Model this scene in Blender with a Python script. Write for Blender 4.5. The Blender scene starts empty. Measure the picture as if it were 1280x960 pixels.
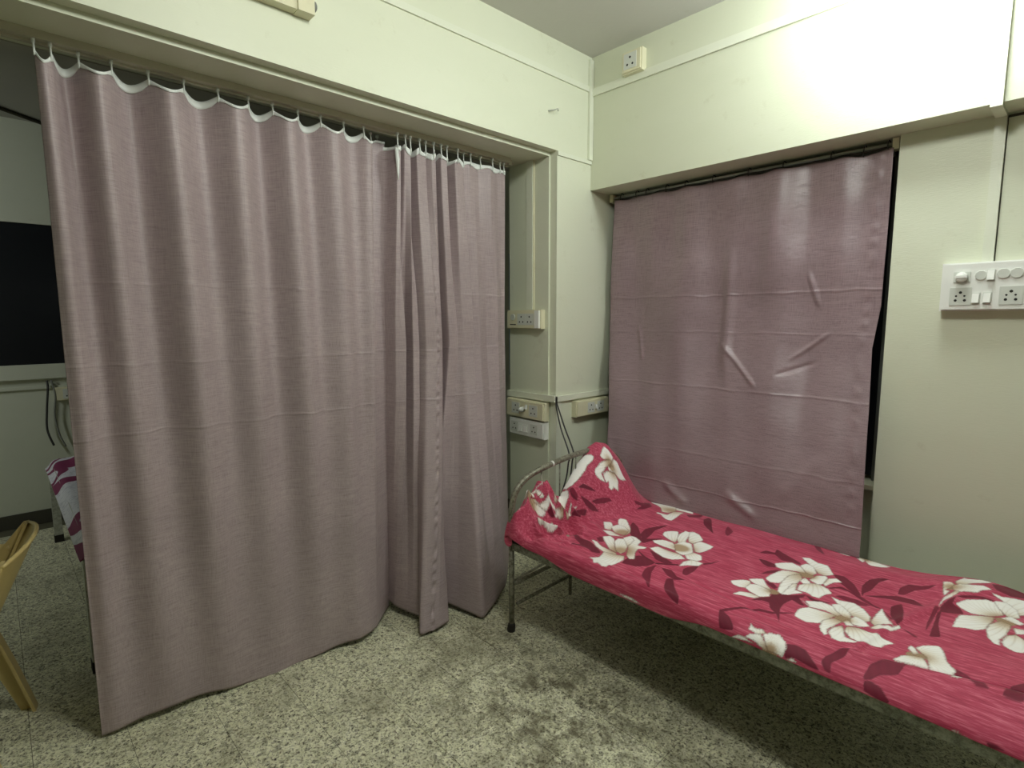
import bpy, bmesh, math, random
import numpy as np
from mathutils import Vector, Matrix

# ------------------------------------------------------------------ camera, world, lights, exposure
SC = bpy.context.scene
COL = SC.collection
cam_d = bpy.data.cameras.new('camera'); cam = bpy.data.objects.new('camera', cam_d); COL.objects.link(cam)
cam_d.sensor_width = 36.0; cam_d.lens = 684.0 / 1280.0 * 36.0; cam_d.clip_start = 0.02
CR = ((0.68751, 0.08436, -0.72126), (0.72616, -0.08479, 0.68227), (-0.00360, -0.99282, -0.11955))
m = Matrix(((CR[0][0], -CR[0][1], -CR[0][2], 0), (CR[1][0], -CR[1][1], -CR[1][2], 0), (CR[2][0], -CR[2][1], -CR[2][2], 1.5), (0, 0, 0, 1)))
cam.matrix_world = m
SC.camera = cam
wd = bpy.data.worlds.new('world'); SC.world = wd; wd.use_nodes = True
wd.node_tree.nodes['Background'].inputs[0].default_value = (0.012, 0.014, 0.02, 1)
wd.node_tree.nodes['Background'].inputs[1].default_value = 1.0

def light(name, kind, loc, power, color, rot=(0, 0, 0), **kw):
    d = bpy.data.lights.new(name, kind); o = bpy.data.objects.new(name, d); COL.objects.link(o)
    d.energy = power; d.color = color; o.location = loc; o.rotation_euler = rot
    for k, v in kw.items(): setattr(d, k, v)
    return o
BULB = (-0.50, 2.44, 2.80)
light('wall_bulb_light', 'POINT', BULB, 36, (0.93, 1.0, 0.99), shadow_soft_size=0.18)
light('ceiling_lamp_light', 'POINT', (-0.60, 0.95, 2.88), 50, (0.97, 1.0, 0.93), shadow_soft_size=0.16)
light('ward_fill_light', 'AREA', (-3.9, -1.7, 2.70), 34, (0.95, 1.0, 0.98), rot=(0, math.radians(62), 0), shape='RECTANGLE', size=1.2, size_y=0.10)  # added fill light with no fitting, brightens the ward from out of view

SC.view_settings.view_transform = 'Standard'
try: SC.view_settings.look = 'None'
except Exception: pass
SC.view_settings.exposure = 0.0
SC.view_settings.gamma = 1.0
SC.view_settings.use_curve_mapping = False

# ------------------------------------------------------------------ node helpers and materials
def srgb(r, g, b):
    f = lambda c: (c / 255.0) / 12.92 if c / 255.0 <= 0.04045 else ((c / 255.0 + 0.055) / 1.055) ** 2.4
    return (f(r), f(g), f(b), 1.0)

def new_mat(name, col=(0.8, 0.8, 0.8, 1), rough=0.5, metal=0.0, spec=0.5):
    mt = bpy.data.materials.new(name); mt.use_nodes = True
    b = mt.node_tree.nodes['Principled BSDF']
    b.inputs['Base Color'].default_value = col; b.inputs['Roughness'].default_value = rough
    b.inputs['Metallic'].default_value = metal; b.inputs['Specular IOR Level'].default_value = spec
    return mt, mt.node_tree.nodes, mt.node_tree.links, b

def nd(N, typ, **kw):
    n = N.new(typ)
    for k, v in kw.items():
        if k.startswith('i_'):
            key = k[2:].replace('_', ' ')
            n.inputs[int(key) if key.isdigit() else key].default_value = v
        else: setattr(n, k, v)
    return n

def coords(N, L, scale=(1, 1, 1), kind='Position'):
    if kind == 'Position':
        g = N.new('ShaderNodeNewGeometry'); src = g.outputs['Position']
    else:
        g = N.new('ShaderNodeTexCoord'); src = g.outputs[kind]
    mp = N.new('ShaderNodeMapping'); mp.inputs['Scale'].default_value = scale
    L.new(src, mp.inputs['Vector']); return mp.outputs['Vector']

def noise(N, L, vec, scale, detail=3, rough=0.5):
    n = nd(N, 'ShaderNodeTexNoise', i_Scale=scale, i_Detail=detail, i_Roughness=rough)
    L.new(vec, n.inputs['Vector']); return n.outputs['Fac']

def ramp(N, L, fac, stops):
    r = N.new('ShaderNodeValToRGB'); L.new(fac, r.inputs['Fac']); e = r.color_ramp.elements
    while len(e) < len(stops): e.new(0.5)
    for k, (p, c) in enumerate(stops): e[k].position = p; e[k].color = c
    return r.outputs['Color']

def mixc(N, L, fac, a, b, blend='MIX'):
    n = nd(N, 'ShaderNodeMix', data_type='RGBA', blend_type=blend)
    for key, v in ((0, fac), (6, a), (7, b)):
        if isinstance(v, (int, float)): n.inputs[key].default_value = v
        elif isinstance(v, tuple): n.inputs[key].default_value = v
        else: L.new(v, n.inputs[key])
    return n.outputs[2]

def mathn(N, L, op, a, b=None, c=None):
    n = nd(N, 'ShaderNodeMath', operation=op)
    for key, v in ((0, a), (1, b), (2, c)):
        if v is None: continue
        if isinstance(v, (int, float)): n.inputs[key].default_value = v
        else: L.new(v, n.inputs[key])
    return n.outputs[0]

def bump(N, L, b, h, strength=0.2, dist=0.01, prev=None):
    n = nd(N, 'ShaderNodeBump', i_Strength=strength, i_Distance=dist)
    L.new(h, n.inputs['Height'])
    if prev is not None: L.new(prev, n.inputs['Normal'])
    L.new(n.outputs['Normal'], b.inputs['Normal']); return n.outputs['Normal']

def paint_mat(name, col, col2, rough=0.42, spec=0.4, bs=0.13):
    mt, N, L, b = new_mat(name, col, rough, 0, spec)
    v = coords(N, L, (1, 1, 3.0))
    f = noise(N, L, v, 2.2, 5, 0.6)
    c = mixc(N, L, f, col, col2)
    v2 = coords(N, L, (1, 1, 1))
    g = noise(N, L, v2, 9, 6, 0.65)
    c2 = mixc(N, L, ramp(N, L, g, [(0.62, (0, 0, 0, 1)), (0.80, (0.35, 0.35, 0.35, 1))]), c, srgb(176, 172, 140))
    L.new(c2, b.inputs['Base Color'])
    v3 = coords(N, L, (1, 1, 5.0))
    h = mathn(N, L, 'ADD', mathn(N, L, 'MULTIPLY', noise(N, L, v3, 45, 4, 0.6), 0.5), noise(N, L, v2, 5, 2))
    bump(N, L, b, h, bs, 0.012)
    return mt

M = {}
M['wall'] = paint_mat('wall_paint', srgb(224, 227, 206), srgb(218, 222, 198))
M['beam'] = paint_mat('beam_paint', srgb(218, 221, 199), srgb(211, 215, 190))
M['ceiling'] = paint_mat('ceiling_paint', srgb(212, 211, 206), srgb(206, 205, 199), rough=0.7)
M['ward_wall'] = paint_mat('ward_wall_paint', srgb(206, 209, 192), srgb(198, 202, 184))
M['ward_ceiling'] = paint_mat('ward_ceiling_paint', srgb(182, 180, 174), srgb(172, 171, 165), rough=0.8)
M['trim'] = paint_mat('trim_paint', srgb(228, 231, 213), srgb(221, 225, 204), rough=0.35, bs=0.1)
M['cream'] = paint_mat('cream_plastic', srgb(226, 222, 192), srgb(218, 214, 182), rough=0.3, bs=0.03)
M['white_plastic'] = paint_mat('white_plastic', srgb(240, 240, 234), srgb(234, 236, 230), rough=0.25, bs=0.02)
M['grey_plastic'] = paint_mat('grey_module_plastic', srgb(214, 216, 208), srgb(206, 210, 200), rough=0.3, bs=0.02)
M['dark'] = new_mat('dark_slot', srgb(28, 26, 22), 0.6)[0]
M['black_cable'] = new_mat('black_cable', srgb(52, 52, 50), 0.45)[0]
M['grey_cable'] = new_mat('grey_cable', srgb(120, 122, 115), 0.45)[0]
M['night_glass'] = new_mat('night_glass', srgb(24, 27, 32), 0.35, 0, 0.35)[0]
M['alu'] = new_mat('aluminium_frame', srgb(120, 122, 116), 0.45, 0.6)[0]
M['steel'] = new_mat('rod_steel', srgb(190, 192, 186), 0.35, 0.5)[0]
M['tape'] = new_mat('curtain_tape', srgb(232, 236, 232), 0.6)[0]
M['hook'] = new_mat('hook_plastic', srgb(225, 230, 224), 0.35)[0]
M['track'] = paint_mat('track_paint', srgb(196, 192, 172), srgb(186, 182, 162), rough=0.5, bs=0.05)
M['rubber'] = new_mat('rubber_foot', srgb(38, 34, 28), 0.75)[0]
M['mattress'] = new_mat('mattress_cloth', srgb(150, 140, 125), 0.9)[0]
M['blue_cloth'] = new_mat('blue_cloth', srgb(150, 175, 205), 0.8)[0]
M['grime'] = new_mat('grimy_gap', srgb(70, 68, 56), 0.8)[0]

def bed_steel(name, base, dark):
    mt, N, L, b = new_mat(name, base, 0.42, 0.35)
    v = coords(N, L)
    f = noise(N, L, v, 60, 6, 0.7)
    L.new(mixc(N, L, ramp(N, L, f, [(0.42, (0, 0, 0, 1)), (0.62, (1, 1, 1, 1))]), base, dark), b.inputs['Base Color'])
    bump(N, L, b, f, 0.2, 0.003); return mt
M['bed_steel'] = bed_steel('bed_steel', srgb(148, 146, 130), srgb(96, 92, 76))
M['bed_angle'] = bed_steel('bed_angle_steel', srgb(140, 142, 126), srgb(86, 86, 70))
M['white_steel'] = bed_steel('white_bed_enamel', srgb(206, 208, 200), srgb(170, 172, 160))

def plastic_chair_mat():
    mt, N, L, b = new_mat('yellow_chair_plastic', srgb(214, 188, 112), 0.34, 0, 0.5)
    v = coords(N, L); f = noise(N, L, v, 12, 5, 0.6)
    L.new(mixc(N, L, f, srgb(216, 194, 132), srgb(188, 166, 108)), b.inputs['Base Color']); return mt
M['chair'] = plastic_chair_mat()

def curtain_mat(name, c1, c2, creases, sheen=0.12, rough=0.45, spec=0.4, crk=0.35):
    mt, N, L, b = new_mat(name, c1, rough, 0, spec)
    b.inputs['Sheen Weight'].default_value = sheen; b.inputs['Sheen Roughness'].default_value = 0.35
    b.inputs['Sheen Tint'].default_value = srgb(220, 200, 205)
    vh = coords(N, L, (16, 16, 420)); vv = coords(N, L, (520, 520, 14))
    a = noise(N, L, vh, 1.0, 3, 0.6); c = noise(N, L, vv, 1.0, 3, 0.6)
    v0 = coords(N, L); big = noise(N, L, v0, 3.0, 3, 0.5)
    w = mathn(N, L, 'ADD', mathn(N, L, 'MULTIPLY', a, 0.55), mathn(N, L, 'MULTIPLY', c, 0.45))
    col = ramp(N, L, w, [(0.34, c2), (0.50, c1), (0.66, tuple(min(1, x * 1.2) for x in c1[:3]) + (1,))])
    col = mixc(N, L, ramp(N, L, big, [(0.35, (0, 0, 0, 1)), (0.75, (0.35, 0.35, 0.35, 1))]), col, c2)
    L.new(col, b.inputs['Base Color'])
    n1 = bump(N, L, b, w, 0.15, 0.0008)
    # packing creases: fine relief lines across the cloth, broken up by noise
    g = N.new('ShaderNodeNewGeometry'); sp = N.new('ShaderNodeSeparateXYZ'); L.new(g.outputs['Position'], sp.inputs[0])
    wob = mathn(N, L, 'MULTIPLY', mathn(N, L, 'SUBTRACT', noise(N, L, v0, 5, 2), 0.5), 0.03)
    zz = mathn(N, L, 'ADD', sp.outputs['Z'], wob); tot = None
    for (zc, wd_, am) in creases:
        d = mathn(N, L, 'DIVIDE', mathn(N, L, 'SUBTRACT', zz, zc), wd_)
        q = mathn(N, L, 'MULTIPLY', mathn(N, L, 'POWER', 2.718, mathn(N, L, 'MULTIPLY', mathn(N, L, 'MULTIPLY', d, d), -1.0)), am)
        tot = q if tot is None else mathn(N, L, 'ADD', tot, q)
    brk = noise(N, L, coords(N, L, (1, 1, 0.3)), 7, 3)
    h = mathn(N, L, 'MULTIPLY', tot, mathn(N, L, 'ADD', brk, 0.1))
    crk = noise(N, L, coords(N, L, (1, 1, 1.6)), 11, 4, 0.55)
    crk2 = mathn(N, L, 'MULTIPLY', mathn(N, L, 'ABSOLUTE', mathn(N, L, 'SUBTRACT', crk, 0.5)), -1.2)
    h2 = mathn(N, L, 'ADD', h, mathn(N, L, 'MULTIPLY', crk2, crk))
    bump(N, L, b, h2, 0.55, 0.006, prev=n1)
    return mt
M['curtain'] = curtain_mat('mauve_curtain', srgb(172, 156, 157), srgb(142, 126, 128), [(1.63, .006, .5), (1.34, .005, .6), (1.09, .005, .8), (0.62, .005, .25)])
M['window_curtain'] = curtain_mat('mauve_satin_curtain', srgb(150, 128, 133), srgb(120, 98, 105), [(1.62, .006, .7), (1.42, .006, .4), (1.12, .006, .8), (0.78, .006, .5), (0.60, .004, 1.0)], sheen=0.25, rough=0.38, spec=0.75, crk=0.9)

def terrazzo():
    mt, N, L, b = new_mat('terrazzo', srgb(150, 150, 120), 0.42, 0, 0.4)
    v = coords(N, L)
    def vor(scale, feat='F1'):
        n = nd(N, 'ShaderNodeTexVoronoi', i_Scale=scale, feature=feat); L.new(v, n.inputs['Vector']); return n
    a = vor(78); c = vor(190)
    sa = N.new('ShaderNodeSeparateColor'); L.new(a.outputs['Color'], sa.inputs[0])
    scn = N.new('ShaderNodeSeparateColor'); L.new(c.outputs['Color'], scn.inputs[0])
    chips = ramp(N, L, sa.outputs[0], [(0.0, srgb(52, 46, 36)), (0.10, srgb(120, 116, 92)), (0.22, srgb(196, 195, 160)), (0.60, srgb(226, 225, 192)), (0.88, srgb(246, 244, 220)), (1.0, srgb(160, 150, 116))])
    small = ramp(N, L, scn.outputs[1], [(0.0, srgb(34, 30, 24)), (0.14, srgb(110, 106, 84)), (0.22, srgb(204, 202, 168)), (1.0, srgb(244, 242, 218))])
    col = mixc(N, L, 0.5, chips, small)
    wn = noise(N, L, v, 105, 4, 0.65)
    col = mixc(N, L, ramp(N, L, wn, [(0.56, (0, 0, 0, 1)), (0.62, (0.9, 0.9, 0.9, 1))]), col, srgb(66, 58, 44))
    # grime and scuffs
    gsub = noise(N, L, v, 2.3, 7, 0.68)
    col = mixc(N, L, ramp(N, L, gsub, [(0.50, (0, 0, 0, 1)), (0.66, (0.5, 0.5, 0.5, 1))]), col, srgb(112, 106, 82))
    ms = nd(N, 'ShaderNodeMapping'); ms.inputs['Rotation'].default_value = (0, 0, 0.7); ms.inputs['Scale'].default_value = (1, 4, 1)
    L.new(v, ms.inputs['Vector']); sc_ = noise(N, L, ms.outputs['Vector'], 2.6, 5, 0.62)
    col = mixc(N, L, ramp(N, L, sc_, [(0.62, (0, 0, 0, 1)), (0.72, (0.55, 0.55, 0.55, 1))]), col, srgb(74, 68, 50))
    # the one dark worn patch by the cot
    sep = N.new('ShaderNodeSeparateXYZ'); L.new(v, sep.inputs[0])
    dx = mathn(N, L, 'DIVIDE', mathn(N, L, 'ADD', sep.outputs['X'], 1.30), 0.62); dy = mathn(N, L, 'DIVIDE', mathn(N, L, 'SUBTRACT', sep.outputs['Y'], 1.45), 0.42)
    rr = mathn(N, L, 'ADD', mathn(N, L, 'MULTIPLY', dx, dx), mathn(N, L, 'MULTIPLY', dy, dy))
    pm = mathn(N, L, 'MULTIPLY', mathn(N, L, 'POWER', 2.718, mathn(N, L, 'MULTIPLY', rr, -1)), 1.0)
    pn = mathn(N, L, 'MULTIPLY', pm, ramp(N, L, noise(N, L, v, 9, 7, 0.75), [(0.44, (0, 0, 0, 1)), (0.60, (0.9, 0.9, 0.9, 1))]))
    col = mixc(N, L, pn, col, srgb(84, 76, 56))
    L.new(col, b.inputs['Base Color'])
    bump(N, L, b, wn, 0.15, 0.002)
    return mt
M['terrazzo'] = terrazzo()
M['grout'] = new_mat('tile_grout', srgb(88, 86, 66), 0.8)[0]

def sheet_mat():
    mt, N, L, b = new_mat('rose_floral_cotton', srgb(180, 60, 90), 0.62, 0, 0.3)
    b.inputs['Sheen Weight'].default_value = 0.15
    at = nd(N, 'ShaderNodeVertexColor', layer_name='print')
    v1 = coords(N, L, (10, 110, 110)); s1 = noise(N, L, v1, 1.0, 4, 0.65)
    v2 = coords(N, L, (30, 320, 320)); s2 = noise(N, L, v2, 1.0, 3, 0.6)
    s = mathn(N, L, 'ADD', mathn(N, L, 'MULTIPLY', s1, 0.65), mathn(N, L, 'MULTIPLY', s2, 0.35))
    base = ramp(N, L, s, [(0.33, srgb(150, 38, 66)), (0.50, srgb(184, 62, 92)), (0.66, srgb(218, 118, 140))])
    pr = mixc(N, L, ramp(N, L, s, [(0.3, (1, 1, 1, 1)), (0.7, (0.93, 0.93, 0.93, 1))]), (0, 0, 0, 1), at.outputs['Color'])
    L.new(mixc(N, L, at.outputs['Alpha'], base, pr), b.inputs['Base Color'])
    bump(N, L, b, s2, 0.12, 0.001)
    return mt
M['sheet'] = sheet_mat()

def ward_sheet_mat():
    mt, N, L, b = new_mat('white_maroon_cotton', srgb(215, 215, 222), 0.7)
    v = coords(N, L, (1, 1, 0.4))
    vor_ = nd(N, 'ShaderNodeTexVoronoi', i_Scale=2.1); L.new(coords(N, L, (1, 1, 0.6)), vor_.inputs['Vector'])
    ww = mathn(N, L, 'SINE', mathn(N, L, 'MULTIPLY', vor_.outputs['Distance'], 17.0))
    f = ramp(N, L, ww, [(0.72, (0, 0, 0, 1)), (0.78, (1, 1, 1, 1))])
    n = noise(N, L, v, 60, 3)
    c0 = mixc(N, L, ramp(N, L, n, [(0.52, (0, 0, 0, 1)), (0.60, (0.6, 0.6, 0.6, 1))]), srgb(218, 218, 226), srgb(176, 176, 190))
    L.new(mixc(N, L, f, c0, srgb(120, 30, 78)), b.inputs['Base Color']); return mt
M['ward_sheet'] = ward_sheet_mat()

# ------------------------------------------------------------------ mesh helpers
def finish(bm, name, mat, parent=None, smooth=False, bevel=0.0, seg=2):
    me = bpy.data.meshes.new(name)
    if bevel > 0:
        bmesh.ops.bevel(bm, geom=[e for e in bm.edges if len(e.link_faces) == 2 and e.calc_face_angle(0) > 0.5], offset=bevel, segments=seg, affect='EDGES', profile=0.6)
    bmesh.ops.recalc_face_normals(bm, faces=bm.faces)
    bm.to_mesh(me); bm.free()
    if smooth:
        for p in me.polygons: p.use_smooth = True
    if mat: me.materials.append(M[mat] if isinstance(mat, str) else mat)
    o = bpy.data.objects.new(name, me); COL.objects.link(o)
    if parent: o.parent = parent
    return o

def add_box(bm, x0, x1, y0, y1, z0, z1, mtx=None):
    vs = [bm.verts.new(Vector(p)) for p in ((x0, y0, z0), (x1, y0, z0), (x1, y1, z0), (x0, y1, z0), (x0, y0, z1), (x1, y0, z1), (x1, y1, z1), (x0, y1, z1))]
    if mtx:
        for v in vs: v.co = mtx @ v.co
    for f in ((0, 3, 2, 1), (4, 5, 6, 7), (0, 1, 5, 4), (1, 2, 6, 5), (2, 3, 7, 6), (3, 0, 4, 7)):
        bm.faces.new([vs[i] for i in f])

def add_tube(bm, pts, r, seg=12, cap=True):
    pts = [Vector(p) for p in pts]; n = len(pts)
    rs = r if isinstance(r, (list, tuple)) else [r] * n
    rings = []; up = None
    for i, p in enumerate(pts):
        t = (pts[min(i + 1, n - 1)] - pts[max(i - 1, 0)]).normalized()
        if up is None:
            up = Vector((0, 0, 1)) if abs(t.z) < 0.9 else Vector((1, 0, 0))
        a = (up - t * up.dot(t)).normalized(); b = t.cross(a); up = a
        rings.append([bm.verts.new(p + (a * math.cos(k * 2 * math.pi / seg) + b * math.sin(k * 2 * math.pi / seg)) * rs[i]) for k in range(seg)])
    for i in range(n - 1):
        for k in range(seg):
            bm.faces.new((rings[i][k], rings[i][(k + 1) % seg], rings[i + 1][(k + 1) % seg], rings[i + 1][k]))
    if cap: bm.faces.new(list(reversed(rings[0]))); bm.faces.new(rings[-1])

def smooth_path(pts, n=8):
    P = [Vector(p) for p in pts]; out = []
    for i in range(len(P) - 1):
        p0, p1, p2, p3 = P[max(i - 1, 0)], P[i], P[i + 1], P[min(i + 2, len(P) - 1)]
        for k in range(n):
            t = k / n
            out.append(0.5 * ((2 * p1) + (p2 - p0) * t + (2 * p0 - 5 * p1 + 4 * p2 - p3) * t * t + (3 * p1 - p0 - 3 * p2 + p3) * t ** 3))
    out.append(P[-1]); return out

def box(name, x0, x1, y0, y1, z0, z1, mat, parent=None, bevel=0.0, mtx=None):
    bm = bmesh.new(); add_box(bm, x0, x1, y0, y1, z0, z1, mtx); return finish(bm, name, mat, parent, bevel=bevel)

def tube(name, pts, r, mat, parent=None, seg=12):
    bm = bmesh.new(); add_tube(bm, pts, r, seg); return finish(bm, name, mat, parent, smooth=True)

def tag(o, label, cat, group=None):
    o['label'] = label; o['category'] = cat
    if group: o['group'] = group
    return o

def thing(name, label, cat, loc=(0, 0, 0), group=None):
    o = bpy.data.objects.new(name, None); COL.objects.link(o); o.location = loc; o.empty_display_size = 0.05
    return tag(o, label, cat, group)

def structure(o):
    o['kind'] = 'structure'; return o

def sbox(*a, **k): return structure(box(*a, **k))

def grid_mesh(name, X, Y, Z, mat, parent=None, thick=0.0):
    """quad sheet from 2-D numpy arrays"""
    n, k = X.shape
    co = np.stack([X, Y, Z], -1).reshape(-1, 3).astype(np.float32)
    idx = np.arange(n * k).reshape(n, k)
    q = np.stack([idx[:-1, :-1], idx[1:, :-1], idx[1:, 1:], idx[:-1, 1:]], -1).reshape(-1, 4)
    me = bpy.data.meshes.new(name)
    me.vertices.add(len(co)); me.vertices.foreach_set('co', co.ravel())
    me.loops.add(q.size); me.loops.foreach_set('vertex_index', q.ravel().astype(np.int32))
    me.polygons.add(len(q)); me.polygons.foreach_set('loop_start', (np.arange(len(q)) * 4).astype(np.int32))
    me.polygons.foreach_set('use_smooth', np.ones(len(q), dtype=bool))
    me.update(calc_edges=True)
    me.materials.append(M[mat])
    o = bpy.data.objects.new(name, me); COL.objects.link(o)
    if parent: o.parent = parent
    if thick:
        md = o.modifiers.new('thickness', 'SOLIDIFY'); md.thickness = thick; md.offset = 0
    return o

# ------------------------------------------------------------------ cover surface and its print
def sstep(a, b, x):
    t = np.clip((x - a) / (b - a), 0, 1)
    return t * t * (3 - 2 * t)

def wave_noise(x, y, seed, n=10, f0=6.0, f1=30.0):
    r = np.random.RandomState(seed)
    o = np.zeros_like(x)
    for _ in range(n):
        a = r.uniform(0, 6.283); f = r.uniform(f0, f1)
        o = o + np.sin(f * (x * math.cos(a) + y * math.sin(a)) + r.uniform(0, 6.283)) / f
    return o * f0 / math.sqrt(n)

SH_X0, SH_X1 = -1.80, 0.22          # head edge, foot edge of the sheet
SIDE = 0.085                        # flat width of the near side drop
TOPW = 0.905
EK = np.array([(1.68, .52), (1.72, .59), (1.78, .635), (1.86, .675), (1.92, .67), (1.98, .635), (2.05, .62), (2.12, .68), (2.2, .755),
               (2.28, .825), (2.33, .838), (2.40, .815), (2.48, .74), (2.54, .65), (2.60, .54)])

def sheet_surface(X, v):
    """X along the bed, v flat distance from the near hem; returns world x,y,z. X below SH_X0 is the rolled head hem."""
    Xc = np.maximum(X, SH_X0)
    w = 0.030 + 0.15 * sstep(-0.95, 0.05, Xc)
    top = 0.497 + 0.028 * sstep(-0.5, 0.1, Xc)
    ts = np.clip(v / SIDE, 0, 1)
    bot = 0.452 - 0.030 * sstep(-1.62, -1.40, Xc) * (1 - sstep(-1.0, -0.80, Xc))
    ys = 1.688 + w * (1 - np.cos(ts * 1.5708)) * 0.9 + 0.1 * w * ts
    zs = bot + (top - bot) * np.sin(ts * 1.5708)
    tt = np.clip((v - SIDE) / TOPW, 0, 1)
    yt = 1.688 + w + tt * (2.60 - 1.688 - w)
    y = np.where(v < SIDE, ys, yt)
    z = np.where(v < SIDE, zs, top - (top - 0.497) * sstep(0.0, 0.5, tt))
    # crease where the cover turns down, foot half
    z = z - 0.013 * np.exp(-((v - SIDE - 0.010) / 0.008) ** 2) * sstep(-0.7, -0.3, Xc)
    z = z + 0.008 * np.exp(-((v - SIDE + 0.010) / 0.012) ** 2) * sstep(-0.9, -0.3, Xc)
    # wrinkles
    m = sstep(0.0, 0.06, v) * 1.0
    z = z + 0.0060 * wave_noise(Xc * 0.7, y, 3) * m + 0.0035 * (0.5 - np.abs(wave_noise(Xc * 0.5, y, 44, 8, 12, 40))) * sstep(0.0, 0.03, v) * (1 - sstep(0.10, 0.22, v))
    z = z + 0.0030 * wave_noise(Xc * 0.35, y, 8, 8, 20, 60) * m
    for (x0, y0, x1, y1, a, s) in CREASES:
        dx, dy = x1 - x0, y1 - y0; L = math.hypot(dx, dy)
        p = ((Xc - x0) * dx + (y - y0) * dy) / L; q = (-(Xc - x0) * dy + (y - y0) * dx) / L
        z = z + a * np.exp(-(q / s) ** 2) * sstep(-.06, .05, p) * (1 - sstep(L - .05, L + .06, p))
    z = z - 0.012 * sstep(0.86, 1.0, tt) + 0.040 * sstep(0.6, 0.95, tt) * np.exp(-((Xc + 0.18) / .16) ** 2)
    # head: cover pulled up over the bed head
    E = np.interp(y, EK[:, 0], EK[:, 1])
    L = 0.13 + 0.15 * sstep(2.0, 2.3, y) - 0.06 * sstep(2.4, 2.58, y)
    d = (Xc - SH_X0) / L
    f = (1 - sstep(0, 1, d)) ** 1.1
    z = z + (E - 0.497) * f
    heap = (1 - sstep(2.0, 2.15, y)) * (1 - sstep(-1.68, -1.5, Xc)) * sstep(1.69, 1.74, y)
    rr = wave_noise(Xc, y, 21, 7, 26, 60)
    z = z + heap * (0.034 - 0.090 * np.abs(rr) ** 0.75)
    z = z + 0.010 * wave_noise(Xc, y, 5, 6, 12, 30) * (1 - sstep(-1.62, -1.4, Xc)) * sstep(1.69, 1.8, y)
    x = Xc.copy()
    # bulge over the near head corner
    lump = np.exp(-((Xc + 1.77) / .05) ** 2) * (1 - sstep(1.70, 1.80, y))
    y = y - 0.020 * lump
    # rolled hem
    R = 0.016 + 0.010 * np.sin(y * 31) ** 2
    th = np.clip((SH_X0 - X) / 0.016, 0, 4.6)
    x = x - R * np.sin(th) * (th > 0)
    z = z + np.where(th > 0, -R * (1 - np.cos(th)), 0)
    return x, y, z
CREASES = [(-0.42, 1.78, -0.36, 2.10, 0.008, 0.012), (-0.36, 2.10, -0.22, 2.5, 0.010, 0.02), (-1.72, 1.78, -1.45, 1.80, 0.010, .014),
           (-1.75, 1.95, -1.50, 1.90, -0.012, .012), (-1.74, 2.05, -1.60, 1.86, -0.012, .012), (-1.35, 1.74, -0.95, 1.715, 0.006, .012),
           (-0.95, 1.86, -0.6, 1.82, -0.006, .010), (-1.70, 2.10, -1.52, 2.0, 0.010, .02), (-0.75, 1.74, -0.3, 1.80, 0.006, .014)]
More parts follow.
